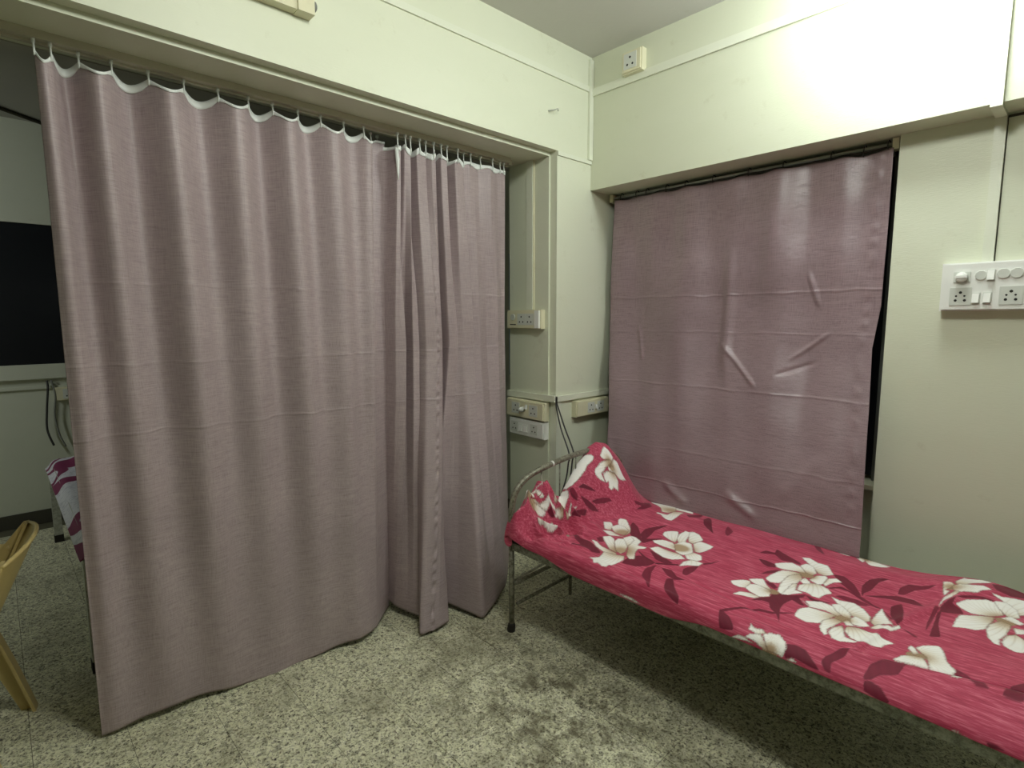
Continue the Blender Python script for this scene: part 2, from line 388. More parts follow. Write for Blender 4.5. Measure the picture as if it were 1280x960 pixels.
FLOWERS = [
 ((-1.43, 0.44), [[(-1.582,0.494),(-1.555,0.519),(-1.522,0.489),(-1.489,0.428),(-1.525,0.423)],[(-1.517,0.395),(-1.484,0.42),(-1.417,0.4),(-1.401,0.428),(-1.408,0.398),(-1.456,0.367)],[(-1.517,0.524),(-1.546,0.565),(-1.55,0.592),(-1.517,0.598),(-1.443,0.521),(-1.41,0.473),(-1.403,0.43),(-1.444,0.45)],[(-1.517,0.466),(-1.512,0.516),(-1.475,0.516),(-1.424,0.483),(-1.408,0.418),(-1.463,0.416)]]),
 ((-1.322, 0.263), [[(-1.468,0.331),(-1.448,0.365),(-1.413,0.347),(-1.365,0.283),(-1.318,0.23),(-1.365,0.241),(-1.42,0.288)],[(-1.489,0.278),(-1.455,0.274),(-1.41,0.246),(-1.315,0.225),(-1.308,0.207),(-1.358,0.195),(-1.424,0.223)],[(-1.374,0.109),(-1.351,0.15),(-1.365,0.203),(-1.311,0.212),(-1.277,0.226),(-1.256,0.19),(-1.261,0.14),(-1.27,0.091),(-1.291,0.086),(-1.317,0.094),(-1.332,0.086),(-1.353,0.104)],[(-1.374,0.367),(-1.384,0.433),(-1.36,0.438),(-1.313,0.412),(-1.299,0.365),(-1.261,0.375),(-1.258,0.35),(-1.275,0.329),(-1.261,0.288),(-1.23,0.231),(-1.246,0.217),(-1.275,0.236),(-1.315,0.309)],[(-1.394,0.388),(-1.384,0.433),(-1.342,0.402),(-1.322,0.321),(-1.358,0.344)],[(-1.398,0.324),(-1.406,0.365),(-1.382,0.38),(-1.323,0.319),(-1.299,0.268),(-1.299,0.231),(-1.337,0.248)]]),
 ((-1.166, 0.488), [[(-1.292,0.559),(-1.303,0.598),(-1.28,0.633),(-1.258,0.645),(-1.225,0.582),(-1.208,0.527),(-1.251,0.537)],[(-1.242,0.623),(-1.241,0.679),(-1.222,0.679),(-1.213,0.699),(-1.194,0.616),(-1.177,0.562),(-1.182,0.514),(-1.223,0.567)],[(-1.218,0.673),(-1.206,0.697),(-1.175,0.688),(-1.132,0.643),(-1.139,0.616),(-1.147,0.575),(-1.175,0.582)],[(-1.285,0.466),(-1.261,0.512),(-1.215,0.517),(-1.17,0.483),(-1.163,0.448),(-1.22,0.441),(-1.266,0.446)],[(-1.249,0.382),(-1.234,0.423),(-1.184,0.421),(-1.134,0.428),(-1.09,0.402),(-1.123,0.347),(-1.159,0.339),(-1.215,0.36)],[(-1.147,0.575),(-1.135,0.621),(-1.099,0.62),(-1.07,0.613),(-1.068,0.582),(-1.078,0.509),(-1.102,0.501)],[(-1.118,0.443),(-1.096,0.488),(-1.059,0.483),(-1.039,0.443),(-1.052,0.416),(-1.087,0.407)],[(-1.071,0.316),(-1.083,0.369),(-1.07,0.416),(-1.021,0.42),(-1.021,0.377),(-1.051,0.349)],[(-1.203,0.507),(-1.191,0.565),(-1.151,0.57),(-1.099,0.483),(-1.116,0.428),(-1.156,0.436)]]),
 ((-1.437, 0.897), [[(-1.612,0.972),(-1.546,0.99),(-1.493,0.99),(-1.455,0.99),(-1.415,0.896),(-1.427,0.841),(-1.458,0.831),(-1.493,0.878)],[(-1.468,0.788),(-1.465,0.807),(-1.418,0.813),(-1.417,0.886),(-1.38,0.924),(-1.367,0.835),(-1.356,0.749),(-1.386,0.745),(-1.439,0.787)],[(-1.462,0.99),(-1.41,0.99),(-1.367,0.99),(-1.344,0.949),(-1.396,0.94),(-1.429,0.921)]]),
 ((-0.736, 0.375), [[(-0.876,0.354),(-0.847,0.398),(-0.824,0.407),(-0.812,0.385),(-0.812,0.332),(-0.833,0.321),(-0.859,0.329)],[(-0.835,0.42),(-0.797,0.459),(-0.768,0.421),(-0.735,0.387),(-0.757,0.383),(-0.811,0.4)],[(-0.824,0.248),(-0.812,0.288),(-0.783,0.302),(-0.745,0.294),(-0.754,0.268),(-0.79,0.259)],[(-0.814,0.336),(-0.814,0.382),(-0.792,0.398),(-0.738,0.38),(-0.724,0.322),(-0.745,0.294),(-0.787,0.311)]]),
 ((-0.69, 0.602), [[(-0.816,0.628),(-0.799,0.659),(-0.769,0.688),(-0.721,0.664),(-0.693,0.612),(-0.721,0.608),(-0.768,0.593),(-0.795,0.595)],[(-0.792,0.469),(-0.788,0.526),(-0.771,0.582),(-0.73,0.6),(-0.707,0.598),(-0.723,0.527),(-0.74,0.463),(-0.768,0.451)],[(-0.759,0.772),(-0.733,0.787),(-0.693,0.757),(-0.657,0.757),(-0.616,0.683),(-0.633,0.646),(-0.66,0.645),(-0.693,0.694),(-0.731,0.734)],[(-0.736,0.678),(-0.726,0.716),(-0.693,0.706),(-0.664,0.643),(-0.671,0.608),(-0.697,0.621)],[(-0.724,0.398),(-0.738,0.479),(-0.738,0.55),(-0.709,0.595),(-0.688,0.56),(-0.693,0.479),(-0.688,0.402),(-0.7,0.378)],[(-0.705,0.382),(-0.704,0.491),(-0.688,0.506),(-0.678,0.451),(-0.648,0.443),(-0.667,0.42),(-0.685,0.39)],[(-0.674,0.453),(-0.683,0.501),(-0.659,0.545),(-0.628,0.554),(-0.597,0.539),(-0.574,0.507),(-0.59,0.479),(-0.598,0.438),(-0.621,0.438),(-0.641,0.453)],[(-0.669,0.567),(-0.66,0.62),(-0.633,0.646),(-0.621,0.625),(-0.619,0.57),(-0.633,0.549)],[(-0.621,0.567),(-0.621,0.625),(-0.6,0.653),(-0.576,0.63),(-0.595,0.605),(-0.61,0.552)],[(-0.692,0.537),(-0.686,0.578),(-0.66,0.552),(-0.655,0.535),(-0.676,0.522)]]),
 ((-0.612, 0.015), [[(-0.69,0.053),(-0.692,0.076),(-0.676,0.064),(-0.657,0.069),(-0.638,0.059),(-0.659,0.045)],[(-0.692,0.021),(-0.681,0.04),(-0.65,0.05),(-0.623,0.021),(-0.617,0.003),(-0.638,0.007),(-0.667,0.02)],[(-0.645,0.053),(-0.629,0.064),(-0.605,0.068),(-0.579,0.055),(-0.569,0.033),(-0.574,0.005),(-0.597,0.008),(-0.617,0.005)],[(-0.736,0.0),(-0.712,0.02),(-0.692,0.02),(-0.659,0.01),(-0.69,0.008)],[(-0.562,0.005),(-0.547,0.015),(-0.531,0.008),(-0.548,0.003)]]),
 ((-0.49, 0.309), [[(-0.614,0.23),(-0.619,0.294),(-0.598,0.329),(-0.548,0.327),(-0.514,0.322),(-0.528,0.263),(-0.54,0.225),(-0.574,0.208)],[(-0.635,0.38),(-0.604,0.347),(-0.626,0.383),(-0.583,0.413),(-0.541,0.4),(-0.503,0.35),(-0.509,0.316),(-0.552,0.34),(-0.6,0.334)],[(-0.569,0.478),(-0.54,0.468),(-0.5,0.479),(-0.464,0.448),(-0.433,0.395),(-0.426,0.349),(-0.445,0.327),(-0.488,0.365),(-0.531,0.421)],[(-0.553,0.416),(-0.531,0.436),(-0.488,0.38),(-0.472,0.326),(-0.498,0.329),(-0.529,0.367)],[(-0.534,0.208),(-0.538,0.259),(-0.515,0.297),(-0.488,0.288),(-0.502,0.23),(-0.509,0.2),(-0.5,0.164),(-0.507,0.154),(-0.522,0.175)],[(-0.503,0.182),(-0.503,0.221),(-0.481,0.259),(-0.455,0.18),(-0.421,0.167),(-0.427,0.155),(-0.462,0.139),(-0.484,0.147)],[(-0.469,0.223),(-0.471,0.261),(-0.439,0.273),(-0.396,0.255),(-0.339,0.223),(-0.358,0.193),(-0.36,0.167),(-0.384,0.164),(-0.407,0.162),(-0.443,0.182)],[(-0.477,0.319),(-0.471,0.364),(-0.441,0.344),(-0.417,0.306),(-0.436,0.288),(-0.464,0.286)],[(-0.426,0.349),(-0.426,0.441),(-0.421,0.496),(-0.408,0.459),(-0.374,0.38),(-0.365,0.35),(-0.389,0.357),(-0.41,0.324)],[(-0.417,0.293),(-0.402,0.347),(-0.367,0.337),(-0.353,0.377),(-0.346,0.355),(-0.364,0.307),(-0.398,0.296)],[(-0.488,0.288),(-0.481,0.317),(-0.455,0.281),(-0.429,0.288),(-0.472,0.266)]]),
 ((-0.586, 0.99), [[(-0.679,0.975),(-0.65,0.99),(-0.619,0.99),(-0.619,0.98),(-0.643,0.967)],[(-0.616,0.99),(-0.586,0.99),(-0.576,0.975),(-0.576,0.934),(-0.609,0.975)],[(-0.578,0.973),(-0.567,0.99),(-0.54,0.99),(-0.488,0.98),(-0.51,0.937),(-0.545,0.914)],[(-0.541,0.99),(-0.514,0.99),(-0.486,0.99),(-0.512,0.99)],[(-0.493,0.99),(-0.445,0.99),(-0.477,0.99)]]),
 ((-0.115, 0.674), [[(-0.248,0.709),(-0.225,0.759),(-0.177,0.797),(-0.137,0.793),(-0.124,0.717),(-0.153,0.681),(-0.2,0.663),(-0.234,0.686)],[(-0.232,0.496),(-0.232,0.559),(-0.227,0.621),(-0.177,0.666),(-0.141,0.684),(-0.155,0.555),(-0.175,0.521),(-0.21,0.509)],[(-0.168,0.859),(-0.139,0.853),(-0.084,0.888),(-0.053,0.866),(-0.077,0.767),(-0.096,0.747),(-0.125,0.812),(-0.155,0.838)],[(-0.156,0.805),(-0.125,0.82),(-0.094,0.79),(-0.084,0.732),(-0.113,0.711),(-0.148,0.773)],[(-0.155,0.547),(-0.151,0.608),(-0.129,0.668),(-0.099,0.653),(-0.106,0.547),(-0.117,0.499),(-0.113,0.448),(-0.127,0.446),(-0.144,0.486)],[(-0.113,0.484),(-0.108,0.544),(-0.086,0.58),(-0.065,0.559),(-0.049,0.509),(-0.06,0.441),(-0.08,0.426),(-0.103,0.448)],[(-0.096,0.636),(-0.07,0.648),(-0.046,0.63),(-0.068,0.602),(-0.086,0.585)],[(-0.13,0.693),(-0.106,0.726),(-0.073,0.701),(-0.08,0.674),(-0.115,0.683)]]),
 ((-0.274, 0.838), [[(-0.305,0.876),(-0.279,0.878),(-0.267,0.85),(-0.288,0.807),(-0.275,0.803),(-0.286,0.75),(-0.296,0.803)],[(-0.284,0.626),(-0.286,0.664),(-0.284,0.739),(-0.26,0.813),(-0.246,0.79),(-0.262,0.735),(-0.279,0.691)],[(-0.272,0.892),(-0.256,0.983),(-0.243,0.973),(-0.205,0.99),(-0.177,0.985),(-0.21,0.916),(-0.239,0.866),(-0.267,0.868)],[(-0.275,0.848),(-0.256,0.874),(-0.222,0.869),(-0.193,0.901),(-0.168,0.883),(-0.193,0.854),(-0.201,0.831),(-0.232,0.802),(-0.246,0.79),(-0.272,0.821)]]),
 ((-0.277, 0.175), [[(-0.305,0.217),(-0.301,0.24),(-0.289,0.231),(-0.274,0.19),(-0.282,0.17)],[(-0.289,0.231),(-0.275,0.264),(-0.241,0.294),(-0.224,0.255),(-0.208,0.187),(-0.184,0.132),(-0.182,0.114),(-0.193,0.083),(-0.215,0.088),(-0.238,0.101),(-0.255,0.177)],[(-0.32,0.106),(-0.308,0.15),(-0.282,0.17),(-0.26,0.172),(-0.239,0.102),(-0.272,0.104)],[(-0.186,0.079),(-0.17,0.079),(-0.162,0.089),(-0.177,0.093)]]),
 ((-1.695, 0.707), [[(-1.731,0.668),(-1.741,0.669),(-1.764,0.735),(-1.745,0.755),(-1.719,0.757),(-1.705,0.729),(-1.722,0.679)],[(-1.726,0.605),(-1.726,0.633),(-1.712,0.721),(-1.7,0.722),(-1.698,0.648),(-1.698,0.63),(-1.674,0.628),(-1.696,0.605),(-1.717,0.597)],[(-1.715,0.752),(-1.707,0.778),(-1.67,0.775),(-1.65,0.783),(-1.653,0.732),(-1.672,0.711),(-1.693,0.694)],[(-1.695,0.636),(-1.688,0.678),(-1.672,0.711),(-1.65,0.712),(-1.629,0.681),(-1.643,0.663),(-1.643,0.645),(-1.655,0.635),(-1.667,0.646),(-1.67,0.631)],[(-1.698,0.683),(-1.693,0.722),(-1.674,0.714),(-1.688,0.678)]]),
 ((-1.784, 0.506), [[(-1.753,0.312),(-1.817,0.463),(-1.815,0.486),(-1.817,0.509),(-1.815,0.555),(-1.802,0.61),(-1.772,0.633),(-1.757,0.635),(-1.75,0.62),(-1.758,0.588),(-1.755,0.562),(-1.762,0.512),(-1.771,0.474),(-1.795,0.455),(-1.817,0.455)]]),
 ((-1.788, 0.183), [[(-1.814,0.182),(-1.791,0.266),(-1.786,0.263),(-1.803,0.238),(-1.791,0.23),(-1.802,0.198),(-1.817,0.18)],[(-1.817,0.174),(-1.817,0.18),(-1.798,0.208),(-1.788,0.21),(-1.781,0.17),(-1.817,0.165)],[(-1.772,0.098),(-1.817,0.165),(-1.815,0.162),(-1.803,0.149),(-1.771,0.106)],[(-1.815,0.162),(-1.788,0.207),(-1.758,0.233),(-1.74,0.238),(-1.741,0.226),(-1.753,0.197),(-1.771,0.18)],[(-1.788,0.183),(-1.76,0.248),(-1.736,0.302),(-1.731,0.296),(-1.738,0.246),(-1.769,0.215)],[(-1.798,0.231),(-1.781,0.248),(-1.765,0.253),(-1.774,0.235),(-1.791,0.223)],[(-1.745,0.167),(-1.71,0.185),(-1.707,0.246),(-1.655,0.231),(-1.705,0.185),(-1.715,0.157)]]),
 ((-1.719, 0.342), [[(-1.748,0.306),(-1.817,0.443),(-1.781,0.453),(-1.752,0.426),(-1.75,0.402),(-1.734,0.337),(-1.74,0.311)],[(-1.714,0.271),(-1.736,0.311),(-1.721,0.336),(-1.719,0.35),(-1.708,0.332),(-1.721,0.307)],[(-1.714,0.342),(-1.734,0.413),(-1.724,0.463),(-1.726,0.428),(-1.721,0.405),(-1.683,0.377),(-1.695,0.345),(-1.721,0.352)]]),
 ((-1.13, 0.008), [[(-1.178,0.008),(-1.13,0.013),(-1.087,0.005),(-1.106,0.002),(-1.153,0.003)]]),
 ((-0.146, 0.002), [[(-0.163,0.002),(-0.151,0.005),(-0.129,0.0),(-0.144,0.0)]])]
LEAVES = [
 [(-1.724,0.491),(-1.696,0.512),(-1.664,0.529),(-1.645,0.529),(-1.667,0.507),(-1.698,0.496)],
 [(-1.683,0.527),(-1.667,0.56),(-1.643,0.602),(-1.626,0.616),(-1.641,0.577),(-1.664,0.544)],
 [(-1.584,0.765),(-1.57,0.816),(-1.584,0.914),(-1.531,0.853),(-1.531,0.78),(-1.546,0.727),(-1.553,0.79),(-1.569,0.76)],
 [(-1.463,0.552),(-1.475,0.592),(-1.422,0.554),(-1.351,0.471),(-1.336,0.431),(-1.38,0.448),(-1.403,0.456)],
 [(-1.367,0.489),(-1.384,0.559),(-1.37,0.603),(-1.334,0.679),(-1.337,0.616),(-1.342,0.57),(-1.327,0.512),(-1.317,0.453),(-1.336,0.453)],
 [(-1.398,0.453),(-1.356,0.453),(-1.31,0.463),(-1.27,0.526),(-1.299,0.405),(-1.363,0.423)],
 [(-1.613,0.294),(-1.531,0.246),(-1.477,0.253),(-1.389,0.2),(-1.368,0.177),(-1.405,0.167),(-1.441,0.178),(-1.513,0.155),(-1.491,0.197),(-1.543,0.225)],
 [(-1.479,0.302),(-1.468,0.331),(-1.432,0.296),(-1.448,0.279)],
 [(-1.249,0.167),(-1.256,0.223),(-1.235,0.276),(-1.204,0.276),(-1.153,0.268),(-1.158,0.22),(-1.191,0.18)],
 [(-1.234,0.357),(-1.191,0.35),(-1.13,0.329),(-1.101,0.317),(-1.125,0.291),(-1.17,0.297)],
 [(-1.134,0.137),(-1.153,0.193),(-1.139,0.25),(-1.118,0.18),(-1.061,0.073),(-1.068,0.069),(-1.101,0.112)],
 [(-1.111,0.248),(-1.073,0.259),(-1.032,0.225),(-0.995,0.221),(-1.025,0.195),(-1.064,0.207)],
 [(-1.03,0.129),(-1.051,0.183),(-1.032,0.197),(-0.999,0.149),(-0.945,0.083),(-0.937,0.046),(-0.964,0.055),(-0.995,0.074)],
 [(-1.028,0.263),(-1.047,0.306),(-1.039,0.347),(-1.021,0.388),(-1.009,0.322),(-1.011,0.264)],
 [(-1.261,0.901),(-1.266,0.959),(-1.242,0.944),(-1.187,0.836),(-1.137,0.747),(-1.196,0.802),(-1.23,0.84)],
 [(-1.353,0.899),(-1.306,0.983),(-1.291,0.912),(-1.323,0.869)],
 [(-1.118,0.835),(-1.135,0.899),(-1.085,0.843),(-1.077,0.77),(-1.094,0.783)],
 [(-1.681,0.364),(-1.719,0.451),(-1.684,0.488),(-1.67,0.418),(-1.67,0.37)],
 [(-1.774,0.456),(-1.755,0.474),(-1.734,0.478),(-1.738,0.461),(-1.755,0.443)],
 [(-1.153,0.268),(-1.118,0.297),(-1.083,0.327),(-1.077,0.316),(-1.115,0.283),(-1.146,0.258)],
 [(-1.021,0.42),(-0.999,0.451),(-0.983,0.493),(-0.994,0.44),(-1.013,0.408)],
 [(-1.268,0.317),(-1.211,0.286),(-1.153,0.268),(-1.215,0.273)],
 [(-0.9,0.694),(-0.892,0.735),(-0.856,0.74),(-0.864,0.787),(-0.824,0.757),(-0.745,0.707),(-0.74,0.689),(-0.764,0.693),(-0.807,0.684),(-0.849,0.721)],
 [(-0.88,0.631),(-0.852,0.635),(-0.807,0.618),(-0.797,0.59),(-0.823,0.577),(-0.847,0.59)],
 [(-0.818,0.494),(-0.809,0.54),(-0.778,0.578),(-0.785,0.539)],
 [(-0.785,0.448),(-0.752,0.446),(-0.733,0.423),(-0.738,0.407),(-0.766,0.425)],
 [(-0.757,0.246),(-0.743,0.291),(-0.721,0.321),(-0.728,0.38),(-0.683,0.387),(-0.641,0.433),(-0.64,0.405),(-0.648,0.39),(-0.614,0.331),(-0.626,0.329),(-0.659,0.354),(-0.667,0.297),(-0.664,0.25),(-0.638,0.164),(-0.66,0.202),(-0.69,0.233),(-0.705,0.269),(-0.73,0.271)],
 [(-0.635,0.43),(-0.602,0.418),(-0.557,0.425),(-0.583,0.397),(-0.617,0.405)],
 [(-0.804,0.104),(-0.799,0.107),(-0.762,0.076),(-0.74,0.048),(-0.735,0.028),(-0.776,0.017)],
 [(-0.8,0.114),(-0.764,0.17),(-0.711,0.202),(-0.674,0.207),(-0.61,0.259),(-0.669,0.192),(-0.712,0.19),(-0.759,0.157),(-0.79,0.096)],
 [(-0.778,0.987),(-0.752,0.982),(-0.704,0.876),(-0.738,0.909)],
 [(-0.574,0.048),(-0.552,0.053),(-0.522,0.05),(-0.484,0.023),(-0.472,0.012),(-0.503,0.012),(-0.54,0.018),(-0.566,0.007)],
 [(-0.471,0.033),(-0.469,0.05),(-0.446,0.071),(-0.417,0.091),(-0.424,0.063),(-0.448,0.041),(-0.443,0.017),(-0.457,0.018)],
 [(-0.616,0.683),(-0.585,0.697),(-0.54,0.648),(-0.502,0.572),(-0.498,0.555),(-0.529,0.572),(-0.578,0.62)],
 [(-0.597,0.552),(-0.566,0.588),(-0.521,0.567),(-0.484,0.544),(-0.446,0.506),(-0.422,0.494),(-0.436,0.489),(-0.477,0.514),(-0.536,0.565),(-0.569,0.569),(-0.591,0.545)],
 [(-0.502,0.587),(-0.515,0.659),(-0.51,0.735),(-0.488,0.785),(-0.458,0.8),(-0.479,0.74),(-0.484,0.635),(-0.495,0.593),(-0.493,0.562)],
 [(-0.407,0.674),(-0.412,0.737),(-0.395,0.793),(-0.358,0.802),(-0.32,0.835),(-0.338,0.783),(-0.369,0.747),(-0.391,0.681)],
 [(-0.49,0.569),(-0.446,0.615),(-0.408,0.651),(-0.357,0.656),(-0.319,0.607),(-0.364,0.605),(-0.417,0.602),(-0.469,0.577)],
 [(-0.391,0.463),(-0.402,0.534),(-0.381,0.58),(-0.364,0.517),(-0.351,0.421),(-0.357,0.38),(-0.376,0.412)],
 [(-0.417,0.486),(-0.383,0.428),(-0.36,0.375),(-0.322,0.349),(-0.296,0.322),(-0.305,0.317),(-0.348,0.37),(-0.388,0.423)],
 [(-0.562,0.497),(-0.54,0.516),(-0.493,0.514),(-0.455,0.496),(-0.483,0.469),(-0.528,0.481)],
 [(-0.64,0.428),(-0.609,0.418),(-0.555,0.426),(-0.581,0.403)],
 [(-0.294,0.479),(-0.294,0.621),(-0.282,0.618),(-0.284,0.565),(-0.286,0.395)],
 [(-0.281,0.63),(-0.269,0.706),(-0.253,0.749),(-0.256,0.697),(-0.232,0.679),(-0.219,0.638),(-0.238,0.621),(-0.274,0.597)],
 [(-0.253,0.752),(-0.215,0.798),(-0.186,0.812),(-0.158,0.807),(-0.165,0.793),(-0.198,0.792),(-0.239,0.757)],
 [(-0.281,0.567),(-0.275,0.612),(-0.267,0.488),(-0.248,0.375),(-0.262,0.362),(-0.272,0.362)],
 [(-0.175,0.97),(-0.132,0.99),(-0.091,0.99),(-0.058,0.99),(-0.086,0.914),(-0.118,0.878),(-0.158,0.896)],
 [(-0.364,0.038),(-0.36,0.063),(-0.339,0.073),(-0.312,0.081),(-0.277,0.102),(-0.294,0.059),(-0.331,0.048),(-0.346,0.035),(-0.362,0.03)],
 [(-0.36,0.028),(-0.345,0.031),(-0.32,0.026),(-0.296,0.007),(-0.301,0.0),(-0.327,0.002),(-0.355,0.008)],
 [(-0.189,0.104),(-0.184,0.144),(-0.148,0.102),(-0.108,0.074),(-0.132,0.073),(-0.162,0.091)],
 [(-0.08,0.071),(-0.068,0.109),(-0.046,0.159),(-0.022,0.122),(-0.041,0.071),(-0.055,0.069)],
 [(-0.094,0.007),(-0.075,0.008),(-0.061,0.005),(-0.087,0.0)],
 [(-1.726,0.491),(-1.703,0.507),(-1.667,0.527),(-1.643,0.532),(-1.665,0.507),(-1.7,0.493)],
 [(-1.679,0.529),(-1.662,0.569),(-1.636,0.612),(-1.624,0.616),(-1.648,0.567),(-1.665,0.54)],
 [(-1.714,0.405),(-1.698,0.415),(-1.686,0.486),(-1.667,0.42),(-1.67,0.37)],
 [(-1.748,0.496),(-1.738,0.524),(-1.714,0.544),(-1.686,0.565),(-1.702,0.545),(-1.727,0.519)],
 [(-1.738,0.246),(-1.721,0.269),(-1.7,0.261),(-1.717,0.25)],
 [(-1.764,0.441),(-1.748,0.461),(-1.729,0.473),(-1.743,0.455)]]

# ------------------------------------------------------------------ the setting
H = 3.01
XL = -2.15            # face of the wall with the wide opening
XB = -5.25            # far wall of the ward beyond
YB = 2.69             # beam face, window side
YW = 2.85             # lower wall, window side
sbox('floor', -5.4, 5.6, -5.2, 3.3, -0.15, -0.003, 'grout')
flo = bpy.data.objects['floor']
T = 0.2623; gap = 0.0009
bm = bmesh.new(); add_box(bm, gap, T - gap, gap, T - gap, -0.003, 0.0)
t0 = finish(bm, 'floor_tile', 'terrazzo', flo, bevel=0.0007, seg=1); t_me = t0.data
first = True; random.seed(4)
for i in range(-16, 7):
    for j in range(-5, 9):
        x, y = -1.15 + i * T, 0.502 + j * T
        if x < -5.3 or y > 2.9 or x > 0.2 or (x > -2.2 and y < -0.7): continue
        o = t0 if first else t0.copy()
        if not first: COL.objects.link(o)
        first = False
        o.location = (x, y, random.uniform(-0.0004, 0.0004))
# terrazzo outside the tiled area that the camera sees
sbox('floor_side', -5.4, 5.6, -5.2, 0.502 - 5 * T, -0.003, 0.0, 'terrazzo')
sbox('floor_end', -1.15 + 6 * T, 5.6, 0.502 - 5 * T, 3.0, -0.003, 0.0, 'terrazzo')

# ceiling, outer walls
sbox('ceiling', -2.3, 5.6, -5.2, 3.3, H, H + 0.15, 'ceiling')
sbox('ceiling_ward', -5.4, -2.3, -5.2, 3.3, 2.88, H + 0.15, 'ward_ceiling')
sbox('wall_back', 5.5, 5.65, -5.2, 3.3, 0, H, 'wall')
sbox('wall_rear', -5.4, 5.6, -5.2, -5.05, 0, H, 'wall')
# left wall with the wide opening: stepped head, stepped jamb
XI = -2.53; YJ = 2.377; YS = 2.39; ZS = 2.411; ZT = 2.433; XS = -2.20
def wall_left():
    bm = bmesh.new()
    add_box(bm, XI, XS, -1.5, YJ, ZS, H)
    add_box(bm, XS, XL, -1.5, YS, ZT, H)
    add_box(bm, XI, XS, YJ, 3.2, 0, H)
    add_box(bm, XS, XL, YS, 3.2, 0, H)
    add_box(bm, XI, XL, -5.1, -1.5, 0, H)
    return finish(bm, 'wall_left', 'wall')
structure(wall_left())
sbox('beam_window', XL, 5.55, YB, 3.2, 2.26, H, 'beam')
sbox('wall_right', -0.625, 5.55, YW, 3.2, 0, 2.27, 'wall')
sbox('wall_window', XL, -0.625, 3.06, 3.2, 0, 2.27, 'wall')
# low masonry below the window
sbox('wall_sill', XL, -0.625, 2.93, 3.07, 0, 0.70, 'wall')
# trunking strips
sbox('trim_1', XL, XL + 0.010, -5.0, 2.66, 2.812, 2.842, 'trim', bevel=0.002)
sbox('trim_2', XL + 0.012, 5.4, YB - 0.012, YB, 2.790, 2.832, 'trim', bevel=0.002)
sbox('trim_3', XL, XL + 0.016, 2.655, 2.688, 2.43, 2.99, 'trim', bevel=0.003)
sbox('trim_4', XL, XL + 0.008, YS, 2.69, 2.408, 2.430, 'trim', bevel=0.002)
# dado strip wrapping the jamb and the corner
sbox('trim_5', XL, XL + 0.016, YS - 0.02, 2.93, 1.008, 1.040, 'trim', bevel=0.004)
sbox('trim_6', XI - 0.012, XL + 0.016, YJ - 0.016, YJ + 0.01, 1.008, 1.044, 'trim', bevel=0.004)
# narrow cable strip up the jamb
sbox('trim_7', -2.368, -2.318, YJ - 0.014, YJ, 1.55, ZS, 'trim', bevel=0.003)
sbox('trim_11', -2.338, -2.312, YJ - 0.010, YJ, 1.55, ZS, 'cream', bevel=0.002)
sbox('trim_12', XL - 0.04, XL + 0.008, YS - 0.004, 2.43, 0.0, 1.008, 'trim', bevel=0.004)
# vertical trunking by the right hand switchboard
sbox('trim_8', -0.322, -0.287, YB - 0.016, YB, 2.26, H, 'trim', bevel=0.003)
sbox('trim_9', -0.322, -0.287, YB - 0.016, YW, 2.246, 2.26, 'trim', bevel=0.003)
sbox('trim_10', -0.322, -0.287, YW - 0.016, YW, 1.70, 2.247, 'trim', bevel=0.003)
sbox('trim_13', -0.284, 0.5, YW - 0.004, YW, 2.243, 2.252, 'grime')
sbox('trim_14', -0.286, -0.2835, YW - 0.004, YW, 1.70, 2.25, 'grime')
# skirting
sbox('baseboard_left', XI - 0.008, XL - 0.04, YJ - 0.008, YJ, 0, 0.075, 'trim')
sbox('baseboard_right', -0.625, 5.4, YW - 0.010, YW, 0, 0.09, 'trim')
sbox('baseboard_ward', XB, XB + 0.012, -2.5, 3.0, 0, 0.10, 'grime')

# window behind the satin curtain
win = thing('window_1', 'x', 'x'); del win['label'], win['category']; win['kind'] = 'structure'
def bar(n, x0, x1, y0, y1, z0, z1, m='alu', p=None): return box(n, x0, x1, y0, y1, z0, z1, m, p)
bar('glass', -2.12, -0.64, 3.020, 3.026, 0.74, 2.24, 'night_glass', win)
for (a, b_, c, d) in ((-2.14, -2.08, 0.70, 2.26), (-0.67, -0.625, 0.70, 2.26), (-1.41, -1.36, 0.74, 2.24)):
    bar('window_frame', a, b_, 2.995, 3.05, c, d, 'alu', win)
bar('window_frame', -2.14, -0.625, 2.995, 3.05, 2.21, 2.262, 'alu', win)
bar('window_sill', -2.14, -0.628, 2.90, 3.06, 0.70, 0.722, 'cream', win)
# ward window: dark panes in a pale frame
w2 = thing('window_2', 'x', 'x'); del w2['label'], w2['category']; w2['kind'] = 'structure'
sbox('wall_ward', XB - 0.15, XB, -5.2, 3.3, 0, 3.0, 'ward_wall')
sbox('wall_ward_side', XB, XI, 3.02, 3.2, 0, 3.0, 'ward_wall')
bar('glass', XB, XB + 0.012, -2.0, 1.9, 1.18, 2.18, 'night_glass', w2)
bar('window_frame', XB, XB + 0.03, -2.0, 1.9, 2.175, 2.33, 'ward_wall', w2)
bar('window_frame', XB, XB + 0.035, -2.0, 1.9, 1.075, 1.18, 'ward_wall', w2)
bar('window_frame', XB, XB + 0.02, 1.9, 1.96, 1.07, 2.33, 'ward_wall', w2)
sbox('trim_15', XB, XB + 0.018, -2.4, 3.0, 1.000, 1.020, 'ward_wall')
# slanting conduit across the ward ceiling
bm = bmesh.new(); add_tube(bm, [(-4.30, -0.70, 2.868), (-5.012, 0.163, 2.868), (-5.24, 0.44, 2.868)], 0.012, 8); structure(finish(bm, 'trim_16', 'grime', smooth=True))
sbox('trim_17', XI - 0.055, XI, -1.5, 3.0, ZS - 0.004, 2.87, 'ward_ceiling')

